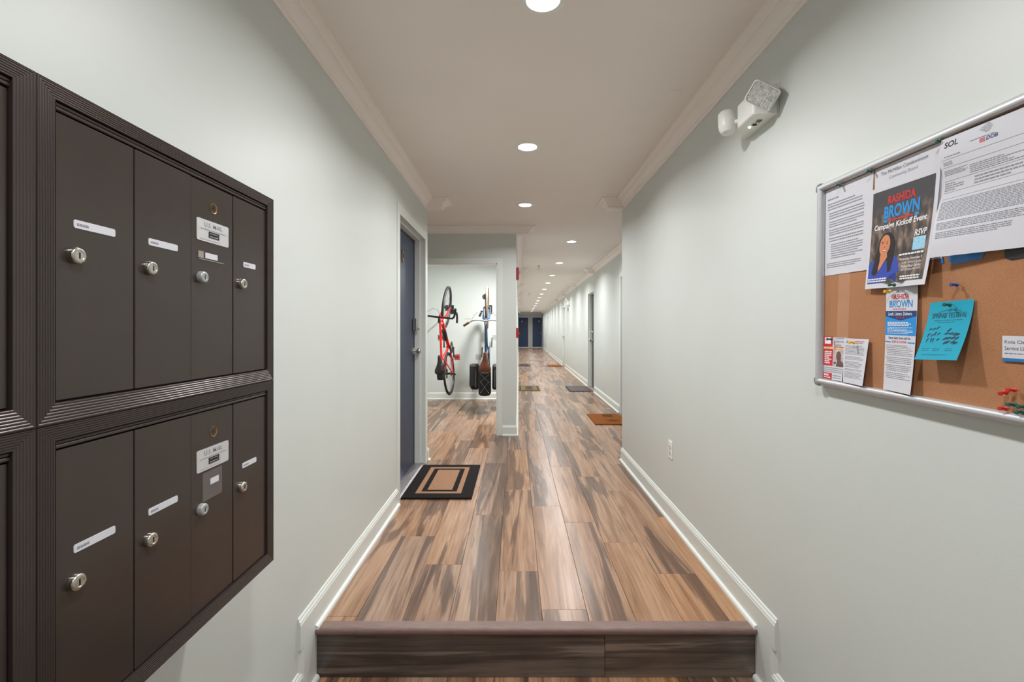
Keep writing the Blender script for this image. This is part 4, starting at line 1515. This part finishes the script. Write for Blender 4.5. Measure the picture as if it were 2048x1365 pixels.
# ------------------------------------------------------------------ outlet
ol = tag(empty('wall_outlet', (XR, 3.08, 0.462), -PI / 2), 'white wall outlet low on the right wall', 'outlet')
m = MB()
m.box(-0.036, 0.036, -0.006, 0.0, -0.058, 0.058)
m.build('cover_plate', WPLAST, ol, bevel=0.003)
for zz in (-0.020, 0.020):
    m = MB()
    m.lathe([(0, 0.0075), (0.0165, 0.0075), (0.0172, 0.006)], Matrix.Translation((0, 0, zz)) @ Matrix.Rotation(PI / 2, 4, 'X'), 20)
    so = m.build('socket', mat('socket_plastic', rgb(206, 206, 200), 0.4, noise=0.02), ol)
    m = MB()
    for sx in (-0.006, 0.006):
        m.box(sx - 0.001, sx + 0.001, -0.0078, -0.0072, zz - 0.003, zz + 0.006)
    m.cyl((0, -0.0072, zz - 0.009), (0, -0.0078, zz - 0.009), 0.0022, 10)
    m.build('slots', BPLAST, so)
m = MB()
m.cyl((0, -0.006, 0), (0, -0.0072, 0), 0.003, 10)
m.build('screw', STEEL, ol)

# ------------------------------------------------------------------ fire alarm devices on the corner wall
st = tag(empty('fire_alarm_strobe', (xl(6.0), 6.0, 1.965), PI / 2), 'red fire alarm strobe high on the corridor corner', 'fire alarm')
m = MB()
m.box(-0.06, 0.06, -0.035, 0.0, -0.075, 0.075)
m.build('body', REDD, st, bevel=0.006)
m = MB()
m.prism([(-0.034, -0.02), (-0.052, -0.008), (-0.052, 0.02), (-0.034, 0.04)], -0.03, 0.03, 'yz')
m.build('strobe_lens', CLEAR, st)
ps = tag(empty('fire_pull_station', (xl(5.75), 5.75, 1.212), PI / 2), 'red fire alarm pull station on the corridor corner', 'fire alarm')
m = MB()
m.box(-0.042, 0.042, -0.030, 0.0, -0.062, 0.062)
m.build('body', REDD, ps, bevel=0.005)
m = MB()
m.box(-0.030, 0.030, -0.036, -0.029, -0.028, 0.008)
m.build('pull_handle', REDD, ps, bevel=0.003)

# ------------------------------------------------------------------ sprinklers
def sprinkler(x, y, label):
    e = tag(empty('sprinkler_head', (x, y, ZC)), label, 'sprinkler', 'ceiling sprinklers')
    m = MB()
    m.lathe([(0, -0.001), (0.03, -0.001), (0.028, -0.006), (0.012, -0.008), (0.009, -0.03), (0, -0.03)], None, 18)
    m.build('escutcheon', STEEL, e, smooth=True)
    m = MB()
    for s_ in (-1, 1):
        m.tube([(0.008 * s_, 0, -0.028), (0.014 * s_, 0, -0.042), (0.006 * s_, 0, -0.058), (0, 0, -0.062)], 0.0025, 6)
    m.build('yoke', STEEL, e)
    m = MB()
    m.lathe([(0, -0.062), (0.022, -0.064), (0.022, -0.066), (0, -0.064)], None, 16)
    m.build('deflector', STEEL, e)
sprinkler(0.43, 8.9, 'ceiling sprinkler near the second corridor light')
sprinkler(0.43, 15.6, 'ceiling sprinkler farther down the corridor')
m = MB()
m.lathe([(0, -0.004), (0.034, -0.004), (0.04, -0.001), (0.04, 0)], Matrix.Translation((0.82, 2.43, ZC)), 28)
tag(m.build('ceiling_cover_plate', CEIL, None, smooth=True), 'round painted cover plate on the ceiling near the right crown', 'cover plate')

# ------------------------------------------------------------------ mats
def doormat(name, x0, x1, y0, y1, m_, label, t=0.012, group='door mats along the corridor'):
    e = tag(empty(name, ((x0 + x1) / 2, (y0 + y1) / 2, 0.0015)), label, 'door mat', group)
    hx, hy = (x1 - x0) / 2, (y1 - y0) / 2
    m = MB()
    m.box(-hx, hx, -hy, hy, 0, t)
    m.build('mat_body', m_, e, bevel=0.003)
    return e, hx, hy, t
def ring(e, hx, hy, i0, i1, z, m_, name):
    m = MB()
    for (a, b, c, d) in ((-hx + i0, hx - i0, -hy + i0, -hy + i1), (-hx + i0, hx - i0, hy - i1, hy - i0), (-hx + i0, -hx + i1, -hy + i1, hy - i1), (hx - i1, hx - i0, -hy + i1, hy - i1)):
        m.box(a, b, c, d, z, z + 0.0016)
    return m.build(name, m_, e)
e, hx, hy, t = doormat('door_mat', -0.852, -0.330, 3.452, 4.30, COIRB, 'black bordered coir mat in front of the near navy door', t=0.014)
ring(e, hx, hy, 0.088, 0.126, t - 0.0004, COIR, 'tan_stripe')
m = MB()
m.box(-hx + 0.166, hx - 0.166, -hy + 0.166, hy - 0.166, t - 0.0004, t + 0.0012)
m.build('tan_centre', COIR, e)
e.location.x += 0.004
e, hx, hy, t = doormat('door_mat', 1.045, 1.50, 6.18, 6.94, COIRO, 'orange coir mat by the first corridor doorway')
m = MB()
ell(m, 0.05, -0.15, 0.06, 0.05, t + 0.0008)
for q in range(8):
    a = q * PI / 4
    ell(m, 0.05 + 0.085 * math.cos(a), -0.15 + 0.075 * math.sin(a), 0.02, 0.014, t + 0.0008, 10, a)
poly(m, [(-0.03, 0.12), (0.11, 0.10), (0.12, 0.30), (-0.02, 0.32)], t + 0.0008)
m.build('brown_print', COIRD, e)
e, hx, hy, t = doormat('door_mat', 1.085, 1.53, 9.51, 10.36, GMAT, 'grey flat mat by the dark door')
ring(e, hx, hy, 0.0, 0.03, t - 0.0004, GMATD, 'dark_border')
e, hx, hy, t = doormat('door_mat', 1.10, 1.58, 16.0, 16.85, COIRO, 'orange coir mat farthest down the corridor')
e, hx, hy, t = doormat('door_mat', 0.055, 0.50, 9.62, 10.45, OLIVE, 'olive patterned mat on the left past the corner')
ring(e, hx, hy, 0.02, 0.05, t - 0.0004, GMATD, 'dark_border')
m = MB()
ell(m, 0, 0, 0.09, 0.14, t + 0.0008)
m.build('medallion', GMATD, e)
for s_ in (-1, 1):
    m = MB()
    ell(m, 0, 0.24 * s_, 0.10, 0.05, t + 0.0008)
    m.build('medallion', GMATD, e)
e, hx, hy, t = doormat('door_mat', 0.075, 0.50, 16.2, 17.2, GMATD, 'dark grey mat on the left, farther than the olive one')
ring(e, hx, hy, 0.02, 0.06, t - 0.0004, GMAT, 'grey_border')

# ------------------------------------------------------------------ bikes
def circle(c, r, n, plane='xz', a0=0.0, a1=2 * PI):
    full = abs(a1 - a0 - 2 * PI) < 1e-6
    k = n if full else n + 1
    out = []
    for i in range(k):
        a = a0 + (a1 - a0) * i / n
        if plane == 'xz':
            out.append((c[0] + r * math.cos(a), c[1], c[2] + r * math.sin(a)))
    return out
def wheel(parent, c, R, tyre_r, tyrem, name, rimm, discm=None, X=Matrix.Identity(4)):
    e = bpy.data.objects.new(name, None)
    C.objects.link(e)
    e.parent = parent
    m = MB()
    m.tube(circle(c, R - tyre_r, 48), tyre_r, 10, closed=True)
    m.xf(X).build('tyre', tyrem, e, smooth=True)
    m = MB()
    m.tube(circle(c, R - 2 * tyre_r - 0.008, 40), 0.010, 8, closed=True)
    m.xf(X).build('rim', rimm, e, smooth=True)
    m = MB()
    for i in range(24):
        a = 2 * PI * i / 24
        s_ = 0.03 if i % 2 else -0.03
        m.cyl((c[0] + 0.02 * math.cos(a + 0.5), c[1] + s_, c[2] + 0.02 * math.sin(a + 0.5)), (c[0] + (R - 0.045) * math.cos(a), c[1], c[2] + (R - 0.045) * math.sin(a)), 0.0014, 5)
    m.xf(X).build('spokes', STEEL, e)
    m = MB()
    m.cyl((c[0], c[1] - 0.055, c[2]), (c[0], c[1] + 0.055, c[2]), 0.018, 14)
    m.xf(X).build('hub', BPLAST, e, smooth=True)
    if discm:
        m = MB()
        m.lathe([(0.03, 0.036), (0.082, 0.036), (0.082, 0.038), (0.03, 0.038)], Matrix.Translation(c) @ Matrix.Rotation(-PI / 2, 4, 'X'), 24)
        m.xf(X).build('brake_disc', discm, e)
    return e
def saddle(parent, x, z, m_, L=0.27, W=0.14):
    """nose forward (+x)"""
    sec = [(-0.50, 0.80, 0.0), (-0.42, 1.0, 0.004), (-0.28, 0.98, 0.002), (-0.10, 0.66, -0.004), (0.10, 0.40, -0.006), (0.30, 0.30, -0.004), (0.46, 0.24, -0.006), (0.50, 0.12, -0.012)]
    m = MB()
    vs = []
    n = 10
    for (t, ww, dz) in sec:
        hw = W / 2 * ww
        for k in range(n):
            a = 2 * PI * k / n
            vs.append((x + t * L, hw * math.cos(a), z + dz + (0.022 if math.sin(a) > 0 else 0.034) * math.sin(a) * (0.6 if abs(t) == 0.5 else 1)))
    fs = []
    for i in range(len(sec) - 1):
        for k in range(n):
            fs.append((i * n + k, i * n + (k + 1) % n, (i + 1) * n + (k + 1) % n, (i + 1) * n + k))
    fs.append(tuple(range(n)))
    fs.append(tuple((len(sec) - 1) * n + k for k in range(n)))
    m.add(vs, fs)
    s_ = m.build('saddle', m_, parent, smooth=True)
    m = MB()
    for y in (-0.022, 0.022):
        m.tube([(x - 0.10, y, z - 0.025), (x - 0.06, y, z - 0.045), (x + 0.06, y, z - 0.045), (x + 0.11, y * 0.5, z - 0.02)], 0.0035, 6)
    m.build('saddle_rails', STEEL, s_)
    return s_
def pedal(parent, x, y, z, m_, sx=1):
    m = MB()
    w_, l_ = 0.085, 0.09
    y0, y1 = (y, y + w_) if y > 0 else (y - w_, y)
    for dx in (-l_ / 2, l_ / 2 - 0.014):
        m.box(x + dx, x + dx + 0.014, y0, y1, z - 0.010, z + 0.010)
    for yy in (y0, (y0 + y1) / 2 - 0.006, y1 - 0.012):
        m.box(x - l_ / 2, x + l_ / 2, yy, yy + 0.012, z - 0.008, z + 0.008)
    m.box(x - l_ * 0.28, x + l_ * 0.28, y0 + 0.004, y1 - 0.004, z - 0.007, z + 0.007)
    return m.build('pedal', m_, parent, bevel=0.002)
def hang_matrix(x, yaxle, zbottom, R, yaw, lean):
    base = Matrix(((0, -1, 0, 0), (0, 0, -1, 0), (1, 0, 0, 0), (0, 0, 0, 1)))
    rot = Matrix.Rotation(math.radians(lean), 4, 'Y') @ Matrix.Rotation(math.radians(yaw), 4, 'Z') @ base
    off = rot @ Vector((0, 0, R, 1))
    return Matrix.Translation((x - off.x, yaxle - off.y, zbottom + R)) @ rot
R1 = 0.345
WB = 1.065
# ---- red bike
bk = tag(empty('bicycle', M=hang_matrix(-1.075, 7.55, 0.205, R1, -5.0, -2.6)), 'red road bicycle with drop bars hanging upright against the wall', 'bicycle', 'bicycles hung in the bike room')
BBx, BBz = 0.42, 0.285
HT = Vector((0.835, 0, 0.80)); HB = Vector((0.885, 0, 0.665)); ST = Vector((0.255, 0, 0.80)); BB = Vector((BBx, 0, BBz)); RA = Vector((0, 0, R1)); FA = Vector((WB, 0, R1))
ax_ = (HT - HB).normalized()
STEER = Matrix.Translation(HB) @ Matrix.Rotation(math.radians(-9.5), 4, ax_) @ Matrix.Translation(-HB)
wheel(bk, tuple(RA), R1, 0.018, RUBBER, 'rear_wheel', BPLAST, mat('brake_disc_dark', rgb(40, 40, 42), 0.4, metal=0.5))
fw = wheel(bk, tuple(FA), R1, 0.021, RUBBER, 'front_wheel', BPLAST, None, STEER)
m = MB()
m.tube([HT, HB], 0.024, 14)
m.tube([HT + Vector((0.006, 0, -0.03)), ST], [0.021, 0.016], 12)
m.tube([HB + Vector((-0.01, 0, 0.02)), BB], [0.027, 0.027], 14)
m.tube([BB, ST], 0.017, 12)
m.cyl(BB + Vector((0, -0.036, 0)), BB + Vector((0, 0.036, 0)), 0.024, 14)
for s_ in (-1, 1):
    m.tube([BB + Vector((-0.02, 0.022 * s_, 0)), BB + Vector((-0.14, 0.038 * s_, 0.01)), RA + Vector((0.0, 0.062 * s_, 0))], [0.013, 0.011, 0.009], 10)
    m.tube([ST + Vector((0.01, 0.012 * s_, -0.05)), ST + Vector((-0.06, 0.030 * s_, -0.15)), RA + Vector((0.0, 0.062 * s_, 0))], [0.010, 0.0085, 0.0085], 10)
m.build('frame', RED, bk, smooth=True)
m = MB()
for s_ in (-1, 1):
    m.tube([HB + Vector((0.0, 0.0, 0.01)), HB + Vector((0.018, 0.040 * s_, -0.03)), HB + Vector((0.05, 0.048 * s_, -0.12)), FA + Vector((0, 0.052 * s_, 0))], [0.022, 0.019, 0.016, 0.010], 12)
m.xf(STEER).build('fork', RED, bk, smooth=True)
m = MB()
m.cyl((0.225, 0, 0.90), (0.258, 0, 0.79), 0.0135, 12)
m.build('seat_post', BPLAST, bk, smooth=True)
saddle(bk, 0.19, 0.945, BPLAST, 0.28, 0.145)
m = MB()
m.box(-0.045, 0.075, -0.055, 0.055, 0.845, 0.925)
m.build('saddle_bag', NYLON, bk, bevel=0.03, seg=4)
m = MB()
m.tube([HT + Vector((-0.008, 0, 0.02)), HT + Vector((-0.02, 0, 0.05)), HT + Vector((0.06, 0, 0.085))], 0.016, 12)
m.xf(STEER).build('stem', BPLAST, bk, smooth=True)
bx, bz = 0.895, 0.885
m = MB()
m.tube([(bx, -0.21, bz), (bx, -0.07, bz), (bx, 0.07, bz), (bx, 0.21, bz)], [0.013, 0.0155, 0.0155, 0.013], 10)
for s_ in (-1, 1):
    m.tube([(bx, 0.20 * s_, bz), (bx + 0.025, 0.222 * s_, bz), (bx + 0.065, 0.230 * s_, bz - 0.005), (bx + 0.095, 0.234 * s_, bz - 0.035), (bx + 0.10, 0.238 * s_, bz - 0.075), (bx + 0.07, 0.244 * s_, bz - 0.115), (bx + 0.02, 0.250 * s_, bz - 0.13), (bx - 0.06, 0.255 * s_, bz - 0.135)], 0.0155, 10)
m.xf(STEER).build('handlebar', BPLAST, bk, smooth=True)
for s_ in (-1, 1):
    m = MB()
    m.tube([(bx + 0.06, 0.231 * s_, bz + 0.0), (bx + 0.10, 0.232 * s_, bz + 0.015), (bx + 0.135, 0.233 * s_, bz + 0.03), (bx + 0.15, 0.233 * s_, bz + 0.045)], [0.017, 0.019, 0.018, 0.012], 10)
    lv = m.xf(STEER).build('brake_hood', BPLAST, bk, smooth=True)
    m = MB()
    m.tube([(bx + 0.14, 0.233 * s_, bz + 0.025), (bx + 0.155, 0.234 * s_, bz - 0.02), (bx + 0.135, 0.238 * s_, bz - 0.09)], [0.007, 0.007, 0.005], 8)
    m.xf(STEER).build('brake_lever', BPLAST, lv, smooth=True)
for s_ in (-1, 1):
    m = MB()
    m.tube([(bx + 0.05, 0.20 * s_, bz), (bx + 0.12, 0.10 * s_, bz + 0.03), (bx + 0.10, 0.03 * s_, bz - 0.05), (HB.x + 0.01, 0.03 * s_, HB.z)], 0.0028, 6)
    m.xf(STEER).build('brake_cable', BPLAST, bk, smooth=True)
ca = math.radians(-20)
def crank(parent, y, ang, pm, L=0.17):
    ex, ez = BBx + L * math.cos(ang), BBz + L * math.sin(ang)
    m = MB()
    m.tube([(BBx, y, BBz), (ex, y * 1.12, ez)], [0.016, 0.011], 8)
    m.build('crank_arm', BPLAST if pm is not CHROME else CHROME, parent, smooth=True)
    return pedal(parent, ex, y * 1.12 + (0.012 if y > 0 else -0.012), ez, pm)
PEDR = mat('red_pedal', rgb(150, 24, 30), 0.4, noise=0.1)
crank(bk, -0.075, math.radians(165), PEDR)
crank(bk, 0.075, math.radians(-15), PEDR)
m = MB()
m.lathe([(0.03, 0.046), (0.092, 0.046), (0.095, 0.049), (0.092, 0.052), (0.03, 0.052)], Matrix.Translation(BB) @ Matrix.Rotation(PI / 2, 4, 'X'), 28)
m.build('chainring', BPLAST, bk)
m = MB()
for q in range(5):
    r = 0.030 + 0.006 * q
    m.lathe([(0.01, 0.046 - q * 0.003), (r, 0.046 - q * 0.003), (r, 0.048 - q * 0.003), (0.01, 0.048 - q * 0.003)], Matrix.Translation(RA) @ Matrix.Rotation(PI / 2, 4, 'X'), 20)
m.build('cassette', STEEL, bk)
m = MB()
m.tube([(BBx, -0.049, BBz + 0.092), (0.0, -0.046, R1 + 0.045)], 0.004, 6)
m.tube([(BBx, -0.049, BBz - 0.092), (0.02, -0.046, R1 - 0.12), (-0.03, -0.046, R1 - 0.13)], 0.004, 6)
m.build('chain', BPLAST, bk)
m = MB()
m.tube([(0.0, -0.062, R1 - 0.02), (-0.02, -0.075, R1 - 0.07), (-0.015, -0.06, R1 - 0.13)], [0.014, 0.02, 0.012], 8)
m.build('derailleur', BPLAST, bk, smooth=True)
m = MB()
m.cyl((0.55, -0.0, 0.455), (0.70, 0.0, 0.57), 0.036, 14)
m.build('water_bottle', mat('dark_bottle', rgb(40, 30, 32), 0.4, noise=0.1), bk, smooth=True)
m = MB()
m.ball((0.80, -0.02, 0.77), 0.026, 0.018, 0.018)
m.build('top_tube_light', STEEL, bk, smooth=True)
# ---- blue city bike
bk2 = tag(empty('bicycle', M=hang_matrix(-0.475, 7.55, 0.205, R1, 1.0, 0.6)), 'blue city bicycle with brown saddle and grips beside the opening edge', 'bicycle', 'bicycles hung in the bike room')
WB2 = 1.06
FA2 = Vector((WB2, 0, R1))
wheel(bk2, tuple(RA), R1, 0.019, TANRUB, 'rear_wheel', STEEL)
wheel(bk2, tuple(FA2), R1, 0.020, TANRUB, 'front_wheel', STEEL)
HT2 = Vector((0.80, 0, 0.86)); HB2 = Vector((0.86, 0, 0.68)); ST2 = Vector((0.27, 0, 0.76))
m = MB()
m.tube([HT2, HB2], 0.021, 14)
m.tube([HT2 + Vector((0.012, 0, -0.05)), ST2 + Vector((0.01, 0, -0.02))], 0.0155, 12)
m.tube([HB2 + Vector((-0.006, 0, 0.03)), BB], 0.017, 12)
m.tube([BB, ST2], 0.0155, 12)
m.cyl(BB + Vector((0, -0.036, 0)), BB + Vector((0, 0.036, 0)), 0.022, 14)
for s_ in (-1, 1):
    m.tube([BB + Vector((-0.02, 0.022 * s_, 0)), RA + Vector((0, 0.060 * s_, 0))], [0.011, 0.009], 10)
    m.tube([ST2 + Vector((0.01, 0.012 * s_, -0.04)), RA + Vector((0, 0.060 * s_, 0))], [0.009, 0.008], 10)
m.build('frame', BLUEB, bk2, smooth=True)
m = MB()
for s_ in (-1, 1):
    m.tube([HB2 + Vector((0, 0, 0.01)), HB2 + Vector((0.015, 0.042 * s_, -0.02)), HB2 + Vector((0.07, 0.052 * s_, -0.16)), FA2 + Vector((0, 0.054 * s_, 0))], [0.018, 0.016, 0.013, 0.009], 12)
m.build('fork', BLUEB, bk2, smooth=True)
m = MB()
m.cyl((0.235, 0, 0.90), (0.272, 0, 0.74), 0.0135, 12)
m.build('seat_post', CHROME, bk2, smooth=True)
saddle(bk2, 0.225, 0.925, LEATHER, 0.30, 0.185)
m = MB()
m.tube([HT2, HT2 + Vector((-0.03, 0, 0.10)), HT2 + Vector((0.03, 0, 0.13))], 0.013, 12)
m.build('stem', CHROME, bk2, smooth=True)
gx, gz = 0.835, 0.99
m = MB()
bar = []
for s_ in (-1, 1):
    half = [(gx, 0.02 * s_, gz), (gx + 0.012, 0.10 * s_, gz), (gx + 0.004, 0.18 * s_, gz + 0.004), (gx - 0.03, 0.24 * s_, gz + 0.004), (gx - 0.075, 0.305 * s_, gz)]
    m.tube(half, 0.0115, 10)
m.tube([(gx, -0.03, gz), (gx, 0.03, gz)], 0.014, 10)
m.build('handlebar', CHROME, bk2, smooth=True)
for s_ in (-1, 1):
    m = MB()
    m.tube([(gx - 0.028, 0.236 * s_, gz + 0.004), (gx - 0.080, 0.315 * s_, gz)], [0.0165, 0.0175], 12)
    m.build('grip', LEATHER, bk2, smooth=True)
    m = MB()
    m.tube([(gx - 0.01, 0.195 * s_, gz + 0.002), (gx + 0.03, 0.225 * s_, gz - 0.01), (gx + 0.028, 0.30 * s_, gz - 0.012)], [0.010, 0.006, 0.005], 8)
    m.build('brake_lever', CHROME, bk2, smooth=True)
    m = MB()
    m.tube([(gx + 0.02, 0.20 * s_, gz), (gx + 0.12, 0.12 * s_, gz + 0.02), (gx + 0.12, 0.03 * s_, gz - 0.10), (HB2.x + 0.03, 0.02 * s_, HB2.z)], 0.003, 6)
    m.build('brake_cable', GREYCORD, bk2, smooth=True)
m = MB()
m.lathe([(0, -0.03), (0.018, -0.028), (0.038, 0.0), (0.042, 0.02), (0.040, 0.028), (0, 0.03)], Matrix.Translation((1.22, 0.035, 0.44)) @ Matrix.Rotation(0.3, 4, 'Y'), 20)
m.build('mudguard_lamp', BPLAST, bk2, smooth=True)
m = MB()
m.tube(circle((WB2, 0, R1), R1 + 0.022, 16, 'xz', math.radians(50), math.radians(200)), 0.006, 6)
m.build('mudguard', mat('dark_mudguard', rgb(46, 48, 52), 0.4, noise=0.1), bk2)
m = MB()
m.cyl((0.90, 0.09, 0.86), (0.985, 0.055, 0.84), 0.016, 12)
m.build('front_torch', BPLAST, bk2, smooth=True)
crank(bk2, 0.075, math.radians(195), CHROME)
crank(bk2, -0.075, math.radians(15), CHROME)
m = MB()
m.lathe([(0.03, 0.046), (0.088, 0.046), (0.090, 0.050), (0.03, 0.052)], Matrix.Translation(BB) @ Matrix.Rotation(PI / 2, 4, 'X'), 28)
m.build('chainring', BPLAST, bk2)
m = MB()
m.tube([(BBx, -0.049, BBz + 0.088), (0.0, -0.046, R1 + 0.045)], 0.004, 6)
m.build('chain', BPLAST, bk2)
m = MB()   # rear rack
for s_ in (-1, 1):
    m.tube([(0.20, 0.05 * s_, 0.73), (-0.25, 0.06 * s_, 0.73)], 0.006, 8)
    m.tube([(-0.05, 0.06 * s_, 0.73), (0, 0.068 * s_, R1)], 0.005, 8)
for q in range(4):
    m.tube([(0.15 - q * 0.12, -0.055, 0.73), (0.15 - q * 0.12, 0.055, 0.73)], 0.005, 8)
m.build('rear_rack', CHROME, bk2, smooth=True)
# bags on the rack are things of their own
def bag_matrix():
    return bk2.matrix_world.copy()
HM = hang_matrix(-0.475, 7.55, 0.205, R1, 1.0, 0.6)
tb = tag(empty('trunk_bag', M=HM @ Matrix.Translation((-0.075, 0, 0.745))), 'black rack bag with crossed grey cord under the brown saddle', 'bag', 'bags on the blue bicycle')
m = MB()
m.prism([(-0.205, -0.075), (-0.215, 0.0), (-0.205, 0.075), (-0.17, 0.092), (0.13, 0.088), (0.165, 0.07), (0.17, -0.07), (0.13, -0.088), (-0.17, -0.092)], 0.0, 0.165, 'xy')
m.build('bag_body', NYLON, tb, bevel=0.022, seg=3)
m = MB()
for (a, b) in (((-0.16, -0.06), (0.0, 0.06)), ((-0.16, 0.06), (0.0, -0.06)), ((0.0, -0.06), (0.11, 0.06)), ((0.0, 0.06), (0.11, -0.06))):
    m.cyl((a[0], a[1], 0.168), (b[0], b[1], 0.168), 0.003, 6)
m.build('elastic_cord', GREYCORD, tb)
for (a, b) in ((-0.16, -0.06), (-0.16, 0.06), (0.0, 0.06), (0.0, -0.06), (0.11, -0.06), (0.11, 0.06)):
    m = MB()
    m.ball((a, b, 0.166), 0.007)
    m.build('cord_eyelet', STEEL, tb, smooth=True)
m = MB()
for q in range(4):
    m.box(0.168, 0.176, -0.045 + q * 0.026, -0.033 + q * 0.026, 0.05, 0.13)
m.box(0.128, 0.150, -0.06, 0.06, 0.160, 0.170)
m.build('grey_straps', GREYCORD, tb)
for s_, lab_ in ((1, 'black pannier bag on the left of the blue bicycle'), (-1, 'black pannier bag on the right of the blue bicycle, cut by the jamb')):
    pn = tag(empty('pannier_bag', M=HM @ Matrix.Translation((-0.02, 0.10 * s_, 0.70))), lab_, 'bag', 'bags on the blue bicycle')
    m = MB()
    pts = [(-0.19, -0.02), (-0.21, -0.12), (-0.17, -0.26), (0.10, -0.27), (0.19, -0.20), (0.20, -0.02), (0.15, 0.01), (-0.14, 0.01)]
    m.prism(pts, 0.006 * s_, 0.130 * s_, 'xz')
    m.build('bag_body', NYLON, pn, bevel=0.03, seg=3)
    m = MB()
    m.prism([(-0.15, 0.012), (-0.13, 0.022), (0.16, 0.022), (0.19, 0.005), (0.19, -0.06), (0.17, -0.06), (0.15, -0.002), (-0.13, -0.002)], 0.02 * s_, 0.142 * s_, 'xz')
    m.build('top_flap', mat('grey_nylon', rgb(40, 41, 44), 0.6, noise=0.2), pn, bevel=0.006)
    m = MB()
    m.tube([(-0.16, 0.045 * s_, 0.024), (0.10, 0.045 * s_, 0.028)], 0.006, 8)
    m.tube([(-0.17, 0.11 * s_, -0.05), (-0.235, 0.09 * s_, -0.03)], 0.003, 6)
    m.build('reflective_strap', GREYCORD, pn)
# wall hooks carrying the front wheels
for (hx_, lab_) in ((-1.15, 'black wall hook behind the red bicycle front wheel'), (-0.46, 'black wall hook behind the tan tyre')):
    hk = tag(empty('bike_hook', (hx_, 8.48, 1.62)), lab_, 'hook', 'bike hooks')
    m = MB()
    m.box(-0.03, 0.03, -0.006, 0.0, -0.08, 0.08)
    m.build('back_plate', BPLAST, hk, bevel=0.002)
    m = MB()
    m.tube([(0, -0.004, 0.0), (0, -0.30, 0.0), (0, -0.57, 0.0)], 0.009, 8)
    m.box(-0.04, 0.04, -0.582, -0.568, -0.05, 0.05)
    m.build('hook_arm', BPLAST, hk, smooth=True)
